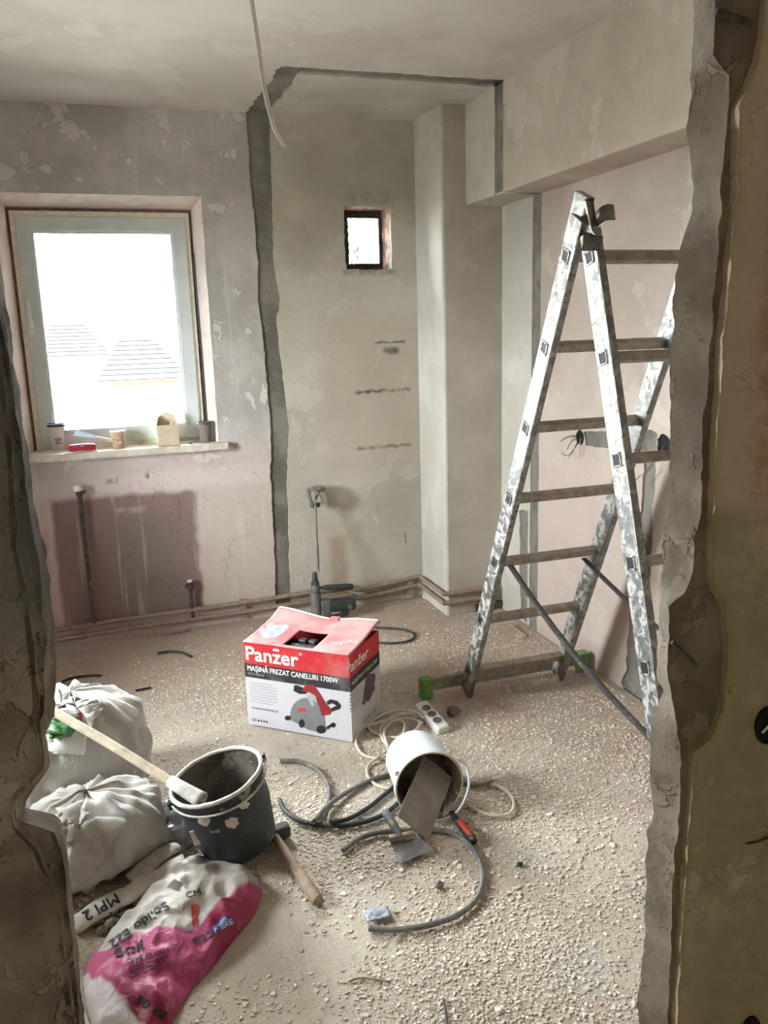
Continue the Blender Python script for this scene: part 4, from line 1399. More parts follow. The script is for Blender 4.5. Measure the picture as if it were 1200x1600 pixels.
# bail handle hanging to the right front
ea, eb = at(717, 1187, 1, rc.y), None
ears = [MW @ Vector((RW * 1.03 * cos(a), RW * 1.03 * sin(a), HW - .010)) for a in (R(62), R(242))]
G().box((0, 0, 0), (.016, .02, .02), Matrix.Translation(ears[0]) @ MW.to_3x3().to_4x4()).build('handle_ear', m_wbk, wbk, bevel=.003)
G().box((0, 0, 0), (.016, .02, .02), Matrix.Translation(ears[1]) @ MW.to_3x3().to_4x4()).build('handle_ear', m_wbk, wbk, bevel=.003)
hp_px = [(717, 1187), (729, 1200), (733, 1224), (726, 1250), (712, 1271), (697, 1279), (680, 1283)]
pts = []
for k, (px, py) in enumerate(hp_px):
    pts.append(fl(px, py, [.185, .165, .13, .08, .03, .012, .010][k]))
g = G(); g.tube(spline(pts, 5), .0042, 8); g.build('bail_handle', m_wbk, wbk, smooth=True)
# flat plastering plate leaning out of the bucket
m_plate = simple('grey_float_steel', lin(158, 152, 144), .6, .2, var=.12, scale=14, bump=.15, dust=.35, dustc=lin(150, 142, 132))
m_plate2 = simple('grey_blade_steel', lin(166, 164, 158), .5, .3, var=.12, scale=14, bump=.1, dust=.3, dustc=lin(150, 142, 132))
TL, BL, BR = fl(662, 1180, .17), fl(621, 1275, .085), fl(669, 1313, .010)
TR = TL + BR - BL
fp = empty('plastering_float', BR, 'wide bare grey steel float leaning out of the white bucket', 'float')
g = G(); nn = (TL - BL).cross(BR - BL).normalized() * .0015
g.add([a + nn * s for s in (-1, 1) for a in (TL, TR, BR, BL)], [(0, 1, 2, 3), (7, 6, 5, 4), (0, 4, 5, 1), (1, 5, 6, 2), (2, 6, 7, 3), (3, 7, 4, 0)]); g.build('blade', m_plate, fp)
bkw = nn.normalized()
if bkw.dot(v) < 0:
    bkw = -bkw
m0, m1 = TL.lerp(TR, .5).lerp(BL.lerp(BR, .5), .2), TL.lerp(TR, .5).lerp(BL.lerp(BR, .5), .62)
g = G(); g.tube(spline([m0 + bkw * .004, m0 + bkw * .03, m1 + bkw * .03, m1 + bkw * .004], 5), .007, 8); g.build('grip', m_hand, fp, smooth=True)
# trowel with the red handle
rt = empty('red_handled_trowel', fl(720, 1295), 'trowel with red and black grip, its grey blade inside the white bucket', 'trowel')
a, b = fl(707, 1273, .022), fl(741, 1316, .016)
bl = [(698, 1214, .075), (716, 1222, .075), (714, 1262, .026), (692, 1277, .022)]
P = [fl(*q) for q in bl]
nn = (P[1] - P[0]).cross(P[2] - P[0]).normalized() * .0012
g = G(); g.add([q + nn * s for s in (-1, 1) for q in P], [(0, 1, 2, 3), (7, 6, 5, 4), (0, 4, 5, 1), (1, 5, 6, 2), (2, 6, 7, 3), (3, 7, 4, 0)]); g.build('blade', m_plate2, rt)
d = (b - a).normalized()
g = G(); g.tube([a - d * .01, a, a + d * .03, b - d * .02, b - d * .003, b], [.009, .0105, .0125, .0135, .012, .007], 12); g.build('grip', m_blackpl, rt, smooth=True)
up = Vector((0, 0, 1)); sdv = d.cross(up).normalized()
g = G(); a2, b2 = a.lerp(b, .28), a.lerp(b, .9); g.tube([a2 + up * .007, a2.lerp(b2, .2) + up * .009, a2.lerp(b2, .8) + up * .010, b2 + up * .008], [.005, .0095, .0095, .005], 10); tag(g.build('grip_inlay', simple('red_rubber', lin(176, 52, 44), .5, var=.08), rt, smooth=True), 'red grip inlay')
# steel trowel with grey and green handle, blade flat on the floor
st = empty('steel_trowel', fl(635, 1330), 'steel scraper trowel with grey and green handle, blade flat on the rubble', 'trowel')
P = [fl(607, 1311, .026), fl(650, 1302, .030), fl(674, 1328, .010), fl(625, 1350, .008)]
nn = Vector((0, 0, .0012))
g = G(); g.add([q + nn * s for s in (-1, 1) for q in P], [(0, 1, 2, 3), (7, 6, 5, 4), (0, 4, 5, 1), (1, 5, 6, 2), (2, 6, 7, 3), (3, 7, 4, 0)]); g.build('blade', simple('bright_blade', lin(170, 174, 180), .35, .75, var=.15, scale=30, bump=.12, dust=.25), st)
g = G(); g.tube([fl(608, 1310, .036), fl(628, 1306, .040), fl(648, 1302, .040)], .011, 8, flat=.8); g.build('blade_spine', simple('rusty_spine', lin(150, 128, 104), .6, .3, var=.25, scale=40), st, smooth=True)
ha_, hb_ = fl(622, 1300, .048), fl(602, 1269, .075)
d = (hb_ - ha_).normalized()
g = G(); g.tube([ha_ - d * .02, ha_, ha_.lerp(hb_, .3), ha_.lerp(hb_, .8), hb_, hb_ + d * .008], [.008, .010, .0135, .0135, .012, .006], 12); gp = g.build('grip', simple('grey_rubber_grip', lin(112, 116, 118), .6, var=.1, dust=.3), st, smooth=True)
g = G(); g.tube([ha_.lerp(hb_, .25) - v * .008, ha_.lerp(hb_, .45) - v * .0095, ha_.lerp(hb_, .7) - v * .007], [.004, .0085, .004], 10); tag(g.build('grip_inlay', simple('lime_rubber', lin(168, 172, 96), .6, var=.08), gp, smooth=True), 'yellow-green inlay')

# ------------------------------------------------------------------ conduits and cords on the floor
m_hose = simple('grey_conduit', lin(108, 107, 104), .6, var=.15, scale=20, bump=.15, dust=.6, dustc=lin(150, 140, 126))
m_hosed = simple('dark_cable', lin(58, 58, 58), .6, var=.15, scale=20, bump=.1, dust=.2)


def floor_line(name, pxs, r, mat, label, cat, group=None, z=None, seg=8, n=7):
    pts = []
    for k, q in enumerate(pxs):
        zz_ = r + (q[2] if len(q) > 2 else 0.0)
        pts.append(fl(q[0], q[1], zz_))
    g = G(); g.tube(spline(pts, n), r, seg)
    return tag(g.build(name, mat, smooth=True), label, cat, group)


GC = 'lengths of grey conduit on the floor'
floor_line('conduit', [(438, 1189), (468, 1190), (495, 1203), (513, 1228), (512, 1254), (499, 1274), (488, 1286)], .0085, m_hose, 'short grey conduit hooked like a question mark near the mortar bucket', 'conduit', GC)
floor_line('conduit', [(491, 1283, .018), (513, 1258, .012), (545, 1236), (580, 1219), (613, 1209), (650, 1200), (700, 1205), (735, 1226), (770, 1222)], .0080, m_hose, 'long dark conduit passing under the white bucket', 'conduit', GC)
floor_line('conduit', [(437, 1250), (446, 1268), (470, 1283), (505, 1290), (545, 1289), (580, 1281), (605, 1269), (622, 1254)], .0080, m_hosed, 'dark conduit curving in a flat bow from the hammer towards the white bucket', 'conduit', GC)
floor_line('conduit', [(517, 1285, .016), (545, 1279), (575, 1262), (600, 1242), (625, 1222)], .0075, m_hosed, 'dark conduit lying between the two curved lengths, ending under the white bucket', 'conduit', GC)
floor_line('conduit', [(536, 1329), (555, 1314), (578, 1304), (606, 1299), (640, 1297), (680, 1297), (712, 1304), (738, 1325), (751, 1353), (753, 1383), (740, 1410), (712, 1431), (672, 1445), (625, 1452), (576, 1451)], .0080, m_hose, 'split grey conduit swung in a wide arc in front of the trowels', 'conduit', GC)
floor_line('cable_offcut', [(92, 1068), (110, 1060), (135, 1056), (158, 1055)], .006, m_wk, 'black cable offcut on the floor behind the white sacks', 'cable')
floor_line('cable_offcut', [(246, 1021), (262, 1018), (282, 1019), (299, 1026)], .006, m_hosed, 'bent dark cable offcut between window wall and carton', 'cable')
floor_line('stick', [(240, 990), (268, 989), (298, 984)], .006, m_hand, 'thin pale stick lying along the foot of the window wall', 'stick')
floor_line('black_cord', [(520, 1003), (560, 982), (600, 981), (632, 984), (648, 992), (640, 1001), (610, 1005), (575, 1003), (540, 1010)], .006, m_hosed, 'loop of dark mixer cord on the floor behind the carton', 'cord')
floor_line('cable_offcut', [(796, 974, .01), (808, 984), (823, 994)], .006, m_hand, 'pale stick of conduit at the foot of the pink wall behind the ladder', 'conduit')
floor_line('wire_scrap', [(545, 1533), (562, 1528), (580, 1529), (606, 1533)], .0028, m_hand, 'thin curved brown splinter on the bare floor', 'scrap')
floor_line('wire_scrap', [(692, 1560), (695, 1575), (698, 1600), (702, 1630)], .0028, m_wk, 'thin black wire scrap at the edge of the doorway floor', 'wire')
floor_line('wire_scrap', [(614, 1474), (622, 1463), (632, 1455)], .0018, m_wire, 'thin white wire end beside the tip of the split conduit', 'wire')
floor_line('wire_scrap', [(212, 1079), (222, 1077), (236, 1074)], .005, m_wk, 'small black scrap on the floor beyond the white sacks', 'scrap')
floor_line('wire_scrap', [(512, 1283, .01), (515, 1270, .02), (521, 1263, .015)], .002, m_wire, 'short white wire end poking from the conduits', 'wire')

ex = empty('extension_cord', fl(640, 1150), 'white extension cord coiled on the floor with a three-socket block', 'extension cord')
m_cord = simple('dusty_white_cord', lin(216, 204, 186), .6, var=.06)
m_sock = simple('white_socket_plastic', lin(214, 210, 202), .45, var=.05, dust=.2)
cp = [(660, 1118, .03), (640, 1110, .02), (610, 1113), (582, 1126), (578, 1140), (596, 1149), (625, 1152), (650, 1140, .012), (655, 1128, .016), (630, 1122, .012), (596, 1128, .01), (566, 1138), (556, 1155), (563, 1175), (582, 1184), (600, 1182, .008), (618, 1165, .012), (632, 1140, .014), (628, 1126, .02), (612, 1128, .016), (600, 1145, .012), (606, 1170, .008), (590, 1184, .01), (575, 1197), (576, 1215), (592, 1228), (620, 1233), (660, 1232), (705, 1226), (740, 1221), (772, 1226), (795, 1240), (803, 1258), (795, 1272), (775, 1275), (750, 1268), (725, 1253)]
pts = [fl(a[0], a[1], .0052 + (a[2] if len(a) > 2 else 0)) for a in cp]
g = G(); g.tube(spline(pts, 7), .0052, 7); g.build('cord', m_cord, ex, smooth=True)
cp = [(662, 1122, .03), (650, 1115, .02), (620, 1118, .01), (596, 1135, .006), (598, 1155), (612, 1165, .004), (640, 1150, .01), (660, 1128, .02)]
pts = [fl(a[0], a[1], .0052 + (a[2] if len(a) > 2 else 0)) for a in cp]
g = G(); g.tube(spline(pts, 7), .0052, 7); g.build('cord', m_cord, ex, smooth=True)
s_a, s_b = fl(659, 1122, .0), fl(690, 1147, .0)
dx_ = (s_b - s_a); Ls = dx_.length; dx_.normalize()
MS = frame_from_z(s_a.lerp(s_b, .5) + Vector((.012, .02, 0)), Vector((-.12, -.25, 1)), dx_)
sb = G().box((0, 0, .026), (Ls + .025, .055, .044), MS).build('socket_block', m_sock, ex, bevel=.010, segs=3)
for k in (-1, 0, 1):
    M2 = MS @ Matrix.Translation((k * .042, 0, .048))
    g = G(); g.lathe([(.0215, -.001), (.0215, .002), (.0185, .002), (.0185, -.0), (.001, -.0)], 20, M2); so = g.build('socket', m_sock, sb, smooth=True)
    g = G(); g.lathe([(.0182, .0003), (.001, .0003)], 20, M2); g.build('socket_well', simple('socket_shadow_grey', lin(96, 92, 88), .7), so)
    for s_ in (-1, 1):
        g = G(); g.lathe([(.0028, .0008), (.001, .0008)], 8, M2 @ Matrix.Translation((s_ * .0095, 0, 0))); g.build('pin_hole', m_dark, so)

# ================================================================== sacks, bags and rubble on the left
t = NT('white_woven_sack')
wv = t.n('ShaderNodeTexWave', wave_type='BANDS', bands_direction='Z'); wv.inputs['Scale'].default_value = 130; wv.inputs['Distortion'].default_value = 1.5
t.put(wv.inputs[0], t.obj)
wv2 = t.n('ShaderNodeTexWave', wave_type='BANDS', bands_direction='X'); wv2.inputs['Scale'].default_value = 130; wv2.inputs['Distortion'].default_value = 1.5
t.put(wv2.inputs[0], t.obj)
dn = t.noise(7, t.obj, 5, .6)
col = t.mix(t.step(dn, .40, .70), lin(198, 195, 190), lin(172, 166, 157))
hgt = t.m_('ADD', t.m_('MULTIPLY', t.m_('ADD', wv.outputs[1], wv2.outputs[1]), .18), t.noise(16, t.vscale(t.obj, 1, 1, 2.2), 4, .5, 1.2))
m_sack = t.done(t.bsdf(col, .55, 0, t.bump(hgt, .35, .010), spec=.35))


def blob(c, rx, ry, rz, seed, rot=0.0, e1=.75, e2=.8, wr=.014, nu=96, nv=64, flatten=.0):
    """plump sack body: superellipsoid with folds, flattened underneath."""
    rows = []
    for j in range(nv + 1):
        th = -pi / 2 + pi * j / nv
        row = []
        for i in range(nu):
            ph = 2 * pi * i / nu
            pw = lambda q, e: math.copysign(abs(q) ** e, q)
            x = rx * pw(cos(th), e1) * pw(cos(ph), e2)
            y = ry * pw(cos(th), e1) * pw(sin(ph), e2)
            z = rz * pw(sin(th), e1)
            d = Vector((x, y, z))
            n = Vector((x / rx ** 2, y / ry ** 2, z / rz ** 2)).normalized()
            q = d * 5.2 + Vector((seed, seed * 2, 0))
            w = wr * (mn.noise(q) + .7 * (1 - 2 * abs(mn.noise(q * 1.9 + Vector((3, 1, 4)))))) + wr * .35 * mn.noise(Vector((d.x * 26, d.y * 26, d.z * 9 + seed)))
            fz = mn.noise(Vector((cos(ph) * 2.6 + seed, sin(ph) * 2.6, d.z * 3.0 + seed)))
            fz2 = mn.noise(Vector((cos(ph + d.z * 2) * 5.5, sin(ph + d.z * 2) * 5.5 + seed, d.z * 5.0)))
            w += wr * (.9 * (1 - 3 * abs(fz)) + .5 * (1 - 3 * abs(fz2)))
            d = d + n * w
            cr_, sr_ = cos(rot), sin(rot)
            p = Vector((c[0] + d.x * cr_ - d.y * sr_, c[1] + d.x * sr_ + d.y * cr_, c[2] + d.z))
            if p.z < .003:
                p.z = .003
            row.append(p)
        rows.append(row)
    g = G()
    g.grid(rows, closed=True)
    return g


m_cloth = simple('white_sack_mouth', lin(226, 226, 224), .6, var=.05, scale=12, bump=.25)
sk1 = empty('rubble_sack', (-.18, 2.78, 0), 'upright white woven rubble sack with its mouth folded over', 'sack', 'white rubble sacks')
o1 = blob((-.20, 2.80, .165), .215, .185, .185, 1.7, .3, .70, .78, .020).build('sack_body', m_sack, sk1, smooth='all', fix=False)
sk2 = empty('rubble_sack', (-.14, 2.33, 0), 'slumped white rubble sack lying in front of the upright one', 'sack', 'white rubble sacks')
o2 = blob((-.160, 2.39, .100), .195, .158, .114, 5.2, .5, .78, .82, .019).build('sack_body', m_sack, sk2, smooth='all', fix=False)
T1, T2 = bvh(o1), bvh(o2)


def drape(tree_, poly, mat, name, parent, lift=.008, n=7, wob=.006, solid=.003):
    """cloth patch over a surface: ring-subdivided fan of a pixel polygon laid on the thing."""
    pl_ = []
    for k in range(len(poly)):
        (a, b), (c, d) = poly[k], poly[(k + 1) % len(poly)]
        pl_ += [Vector((a + (c - a) * q / 5, b + (d - b) * q / 5, 0)) for q in range(5)]
    poly = pl_
    cx, cy = sum(p.x for p in poly) / len(poly), sum(p.y for p in poly) / len(poly)
    rows = []
    last = None
    for j in range(n + 1):
        s = 1 - j / n * .98
        row = []
        for p in poly:
            x, y = cx + (p.x - cx) * s, cy + (p.y - cy) * s
            q = cast(tree_, x, y, lift + wob * mn.noise(Vector((x * .06, y * .06, lift * 100))), .2)
            row.append(q)
        rows.append(row)
    g = G(); g.grid(rows, closed=True)
    return g.build(name, mat, parent, smooth='all', solid=solid, fix=False)


drape(T1, [(76, 1098), (110, 1092), (150, 1092), (160, 1098), (150, 1125), (140, 1148), (126, 1180), (105, 1178), (70, 1172), (60, 1130)], m_cloth, 'folded_mouth', sk1, .016, wob=.010, solid=.005)
drape(T1, [(70, 1108), (120, 1112), (148, 1098), (158, 1094), (161, 1101), (142, 1146), (138, 1143), (146, 1116), (120, 1124), (76, 1130)], m_cloth, 'folded_mouth', sk1, .030, wob=.012, solid=.005)
# standing corner of the sack mouth by the door edge
pk = [cast(T1, 84, 1100, .0), cast(T1, 108, 1098, .0), cast(T1, 92, 1112, .0)]
tip = at(86, 1046, 1, pk[0].y)
g = G(); g.add([pk[0] + Vector((-.03, .01, -.02)), pk[1] + Vector((0, 0, -.015)), pk[2] + Vector((0, 0, -.01)), tip, pk[0].lerp(tip, .4) + Vector((.02, -.01, 0))], [(0, 2, 4), (0, 4, 3), (2, 1, 4), (1, 3, 4), (0, 3, 1), (0, 1, 2)])
g.build('mouth_corner', m_cloth, sk1, subsurf=1, smooth='all')
rr = random.Random(2)
for k in range(9):                                        # loose fibres at the fold
    px = 98 + k * 2.6
    a = cast(T1, px, 1178, .012); b = cast(T1, px + rr.uniform(-5, 6), 1186 + rr.uniform(0, 13), .006)
    g = G(); g.tube([a, a.lerp(b, .5) + Vector((rr.uniform(-.006, .006), -.004, .002)), b], .0011, 5); g.build('loose_fibre', m_cloth, sk1)
gp = drape(T1, [(74, 1128), (86, 1134), (102, 1132), (113, 1142), (104, 1158), (90, 1160), (72, 1155)], simple('green_plastic_film', lin(92, 150, 96), .35, var=.3, scale=40, bump=.4), 'green_wrapper', None, .034, wob=.022, solid=.004)
tag(gp, 'crumpled green plastic wrapper on top of the folded sack', 'wrapper')
ra, rb = cast(T1, 112, 1130, .028), cast(T1, 133, 1117, .026)
g = G(); g.tube([ra + (ra - rb) * .4, ra, rb - (rb - ra) * .2, rb], [.011, .012, .008, .003], 8); tag(g.build('red_marker', simple('red_marker_plastic', lin(186, 70, 66), .5, var=.15), smooth=True), 'red tapered marker stub on top of the folded sack', 'marker')
# slack mouth of the lower sack
drape(T2, [(90, 1265), (128, 1258), (140, 1275), (130, 1288), (120, 1292), (118, 1316), (100, 1320), (84, 1300)], m_sack, 'folded_mouth', sk2, .016)
drape(T2, [(120, 1292), (150, 1278), (200, 1282), (160, 1340), (120, 1390), (100, 1395), (108, 1330)], m_sack, 'folded_flap', sk2, .010)

# ------------------------------------------------------------------ pink cement bag
outline = [(276, 1347), (298, 1339), (320, 1342), (355, 1350), (389, 1361), (404, 1375), (409, 1400), (397, 1430), (380, 1452), (361, 1474), (328, 1518), (303, 1542), (276, 1584), (262, 1612), (225, 1640), (150, 1625), (134, 1570), (130, 1537), (131, 1516), (155, 1488), (191, 1441), (232, 1397), (262, 1367)]
bp = [fl(a, b, .0) for a, b in outline]
bd_ = [bp[k].lerp(bp[(k + 1) % len(bp)], q / 6) for k in range(len(bp)) for q in range(6)]
cb = fl(285, 1455, 0)
t = NT('cement_bag_print')
oc = t.sep(t.vm('ADD', t.obj, t.vm('MULTIPLY', t.vm('SUBTRACT', t.noisec(12), (.5, .5, .5)), (.035, .035, .0))))
def below(pa, pb, soft):
    a, b = fl(*pa), fl(*pb)
    nx_, ny_ = (b.y - a.y), -(b.x - a.x)
    L_ = math.hypot(nx_, ny_)
    nx_, ny_ = nx_ / L_, ny_ / L_
    d = t.m_('ADD', t.m_('MULTIPLY', oc[0], nx_), t.m_('ADD', t.m_('MULTIPLY', oc[1], ny_), -(a.x * nx_ + a.y * ny_)))
    return t.step(d, -soft, soft)
pinkm = t.m_('MAXIMUM', below((140, 1506), (300, 1478), .004), below((300, 1478), (405, 1392), .010))
bott = below((150, 1545), (255, 1640), .006)
nzb = t.noise(5, t.obj, 5, .6)
pinkc = t.mix(t.step(nzb, .42, .62), lin(140, 32, 72), lin(176, 76, 118))
whitec = t.mix(t.step(t.noise(9, t.obj, 5, .6), .4, .68), lin(190, 183, 174), lin(156, 148, 138))
colb = t.mix(pinkm, whitec, pinkc)
colb = t.mix(t.m_('MULTIPLY', bott, pinkm), colb, lin(214, 206, 206))
dst = t.step(t.noise(14, t.vm('ADD', t.obj, (1, 7, 2)), 6, .65), .56, .70)
colb = t.mix(t.m_('MULTIPLY', dst, .35), colb, lin(196, 182, 164))
m_bag = t.done(t.bsdf(colb, .5, 0, t.bump(t.noise(22, t.obj, 4, .5, 1.5), .5, .010), spec=.35))
def bag_h(p, s):
    d = (1 - s ** 3.2)
    q = Vector((p.x * 7, p.y * 7, 2))
    fold = 1 - 2 * abs(mn.noise(q)) 
    fold2 = 1 - 2 * abs(mn.noise(q * 2.3 + Vector((4, 4, 1))))
    return .004 + .036 * d + (.026 * fold + .014 * fold2 + .005 * mn.noise(q * 6)) * min(1, d * 2.5)
rows = []
NR = 26
for j in range(NR + 1):
    s = 1 - j / NR * .995
    row = []
    for b in bd_:
        p = cb + (b - cb) * s
        row.append(Vector((p.x, p.y, bag_h(p, s))))
    rows.append(row)
rows = [[Vector((p.x, p.y, .001)) for p in rows[0]]] + rows
g = G(); g.grid(rows, closed=True)
bag = empty('cement_bag', cb, 'half-empty pink and white cement bag crumpled flat on the floor', 'cement bag')
ob = g.build('bag_body', m_bag, bag, smooth='all', fix=False)
TB = bvh(ob)


def bag_text(s, p0, p1, cap, mat, bold=.012, name='lettering', tree_=None, parent=None, size=None):
    """lettering laid on a bag: base line from p0 to p1 (pixels), cap height in pixels."""
    v, f = text_mesh(s, 1.0, bold, 4)
    w = max(a for a, b in v); 
    dx, dy = p1[0] - p0[0], p1[1] - p0[1]
    L_ = math.hypot(dx, dy); ux, uy = dx / L_, dy / L_
    k, kh = L_ / w, cap / .70
    g = G()
    for i_, (sx, sy) in enumerate(STRIKE):
        vv = [(a + sx * bold * 1.6, b + sy * bold * 1.6) for a, b in v]
        g.add([cast(tree_ or TB, p0[0] + ux * a * k - uy * b * kh * -1, p0[1] + uy * a * k - ux * b * kh, .0022 + .00008 * i_) for a, b in vv], f)
    return g.build(name, mat, parent or bag, fix=False)


m_ink = simple('black_bag_ink', lin(48, 46, 52), .6, var=.2, scale=60)
m_inkp = simple('dark_pink_ink', lin(92, 30, 60), .6, var=.15)
bag_text('30 kg', (209, 1567), (257, 1591), 15, m_ink)
bag_text('Solido E22', (258, 1409), (170, 1472), 13, m_ink, .012)
bag_text('Soli', (182, 1497), (226, 1483), 15, m_ink, .012)
bag_text('Șapă de ciment', (200, 1506), (275, 1484), 9, m_ink, .004)
bag_text('E22', (305, 1478), (336, 1462), 10, m_ink, .012)
bag_text('CM', (292, 1404), (314, 1398), 9, m_ink, .004)
for k in range(4):
    y0 = 1514 + k * 4.2
    g = G()
    x = 0.0
    rl = random.Random(20 + k)
    L_ = 66 - 5 * k
    while x < L_:
        w = rl.uniform(3, 8)
        if x + w > L_:
            break
        q = [(x, 0), (x + w, 0), (x + w, 2.0), (x, 2.0)]
        g.add([cast(TB, 203 + a * .957 + b * -.29, y0 - a * .29 - b * .957, .002) for a, b in q], [(0, 1, 2, 3)])
        x += w + 1.6
    tag(g.build('small_print', m_inkp, bag, fix=False), kind='stuff')
# blue fibre mark, with its word
m_blueink = simple('blue_bag_ink', lin(44, 66, 140), .6, var=.15)
def bag_patch(poly, mat, name, lift=.0016, n=4):
    cx, cy = sum(a for a, b in poly) / len(poly), sum(b for a, b in poly) / len(poly)
    pl = []
    for k in range(len(poly)):
        (a, b), (c, d) = poly[k], poly[(k + 1) % len(poly)]
        pl += [(a + (c - a) * q / 4, b + (d - b) * q / 4) for q in range(4)]
    rows = [[cast(TB, cx + (a - cx) * s, cy + (b - cy) * s, lift) for a, b in pl] for s in (1, .75, .5, .25, .01)]
    g = G(); g.grid(rows, closed=True)
    return g.build(name, mat, bag, fix=False)
Z7 = lambda q: [(100 + a / 3.636, 1320 + b / 3.636) for a, b in q]
bag_patch(Z7([(845, 470), (915, 400), (972, 432), (955, 452), (860, 503), (835, 492)]), m_blueink, 'fibre_mark')
bag_text('FIBRE', (100 + 862 / 3.636, 1320 + 498 / 3.636), (100 + 962 / 3.636, 1320 + 445 / 3.636), 8, simple('white_bag_ink', lin(214, 214, 220), .6), .008)
bag_patch(Z7([(885, 440), (915, 412), (935, 425), (905, 455)]), simple('pale_blue_ink', lin(130, 146, 190), .6), 'fibre_mark', .0024)
bag_patch(Z7([(722, 345), (762, 335), (758, 470), (728, 468)]), simple('red_bag_ink', lin(176, 60, 62), .6), 'red_stripe')
for k in range(9):                                         # bar code
    a = k * 8
    bag_patch(Z7([(585 + a, 245 - a * .0 + a * .35), (585 + a + 4, 245 + a * .35), (625 + a * .7 + 4, 195 + a * .38), (625 + a * .7, 195 + a * .38)]), m_ink, 'bar_code_line', .0016)

# ------------------------------------------------------------------ rolled empty bag
rb0, rb1 = fl(112, 1446, .02), fl(288, 1346, .03)
roll = empty('empty_bag', rb0.lerp(rb1, .5), 'flattened empty white bag with black letters, tucked beside the slumped sack', 'empty bag')
pts, rad = [], []
for k in range(17):
    q = k / 16
    p = rb0.lerp(rb1, q)
    pts.append(p + Vector((.006 * mn.noise(Vector((q * 5, 1, 1))), .008 * mn.noise(Vector((q * 5, 5, 1))), .006 * mn.noise(Vector((q * 7, 2, 8))))))
    rad.append(.036 + .007 * mn.noise(Vector((q * 6, 3, 3))))
g = G(); g.tube(pts, rad, 20, flat=.42)
for k in range(len(g.v)):
    p = Vector(g.v[k]); p += Vector((mn.noise(p * 30), mn.noise(p * 30 + Vector((3, 3, 3))), mn.noise(p * 30 + Vector((7, 1, 3))))) * .004; g.v[k] = tuple(p)
orl = g.build('bag_body', simple('white_paper_bag', lin(206, 200, 192), .6, var=.12, scale=14, bump=.4, dust=.2), roll, smooth='all')
TRL = bvh(orl)
bag_text('MPI 2', (180, 1397), (128, 1427), 16, m_ink, .012, tree_=TRL, parent=roll)
rb2, rb3 = fl(205, 1375, .03), fl(276, 1322, .05)
g = G(); g.tube(spline([rb2, rb2.lerp(rb3, .5) + Vector((0, 0, .01)), rb3], 6), [.03] * 6 + [.026] * 6 + [.020], 16, flat=.4)
for k in range(len(g.v)):
    p = Vector(g.v[k]); p += Vector((mn.noise(p * 24), mn.noise(p * 24 + Vector((3, 3, 3))), mn.noise(p * 24 + Vector((7, 1, 3))))) * .008; g.v[k] = tuple(p)
tag(g.build('paper_wrap', simple('crumpled_paper', lin(190, 182, 170), .75, var=.18, scale=20, bump=.4), smooth='all'), 'crumpled strip of bag paper behind the flattened bag', 'paper')
# crumpled grey film between the sack and the bucket
g = G(); rows = []
c0 = fl(268, 1305, .0)
for j in range(15):
    th = pi / 2 * j / 14
    row = []
    for i in range(40):
        ph = 2 * pi * i / 40
        d = Vector((.075 * cos(th) * cos(ph), .085 * cos(th) * sin(ph), .085 * sin(th)))
        w = 1 + .55 * (1 - 2 * abs(mn.noise(d * 22 + Vector((2, 1, 7)))))  * .6
        row.append(c0 + d * w)
    rows.append(row)
g.grid(rows, closed=True)
tag(g.build('plastic_film', simple('grey_plastic_film', lin(176, 176, 176), .28, var=.2, scale=20, bump=.3), smooth=False, fix=False), 'crumpled grey plastic film between slumped sack and mortar bucket', 'plastic film')

# ------------------------------------------------------------------ lumps, scraps and chips
m_lump = plaster('mortar_lump', lin(128, 120, 110), lin(92, 86, 78), lin(158, 150, 140), 14, bump=.9)


def lump(px, py, r, seed, label, mat=None, flat=.6, name='mortar_lump', cat='rubble', group='lumps of broken mortar'):
    c = fl(px, py, 0)
    bm = bmesh.new()
    bmesh.ops.create_icosphere(bm, subdivisions=2, radius=r)
    for v_ in bm.verts:
        n = v_.co.normalized()
        v_.co *= 1 + .35 * mn.noise(n * 1.7 + Vector((seed, seed, 0))) + .12 * mn.noise(n * 5 + Vector((seed, 0, 3)))
        v_.co.z *= flat
    me = bpy.data.meshes.new(name)
    zmin = min(v_.co.z for v_ in bm.verts)
    bmesh.ops.translate(bm, verts=bm.verts, vec=(c.x, c.y, -zmin - .002))
    bm.to_mesh(me); bm.free()
    me.materials.append(mat or m_lump)
    o = bpy.data.objects.new(name, me); COL.objects.link(o)
    return tag(o, label, cat, group)


LB_ = 'grey lump of broken mortar beside the flattened bag'
for k, (px, py, r) in enumerate([(152, 1440, .028), (168, 1430, .030), (186, 1418, .026), (202, 1402, .030), (222, 1388, .028), (176, 1448, .020), (212, 1412, .018), (240, 1372, .022), (160, 1458, .016), (194, 1432, .016)]):
    lump(px, py, r, k * 3.1, LB_)
lump(686, 1386, .014, 4, 'brown stone lying on the chips inside the conduit arc', None, .7, 'stone', 'stone', None)
lump(812, 1353, .009, 7, 'small dark moss-green crumb alone on the bare floor', simple('moss', lin(52, 58, 36), .95), .7, 'crumb', 'crumb', None)
lump(708, 1116, .030, 17, 'pale rubble lump beside the green ladder foot', None, .6, 'rubble_lump', 'rubble', None)
# torn blue and white plastic bit
c = fl(590, 1431, .004)
rows = []
for j in range(7):
    rows.append([c + Vector((-.035 + .07 * i / 9, -.022 + .044 * j / 6, .006 + .008 * mn.noise(Vector((i * .7, j * .8, 3))))) for i in range(10)])
g = G(); g.grid(rows); tag(g.build('plastic_scrap', simple('blue_grey_scrap', lin(150, 156, 168), .4, var=.3, scale=50), smooth='all', solid=.002), 'crumpled blue-grey plastic scrap near the end of the split conduit', 'scrap')
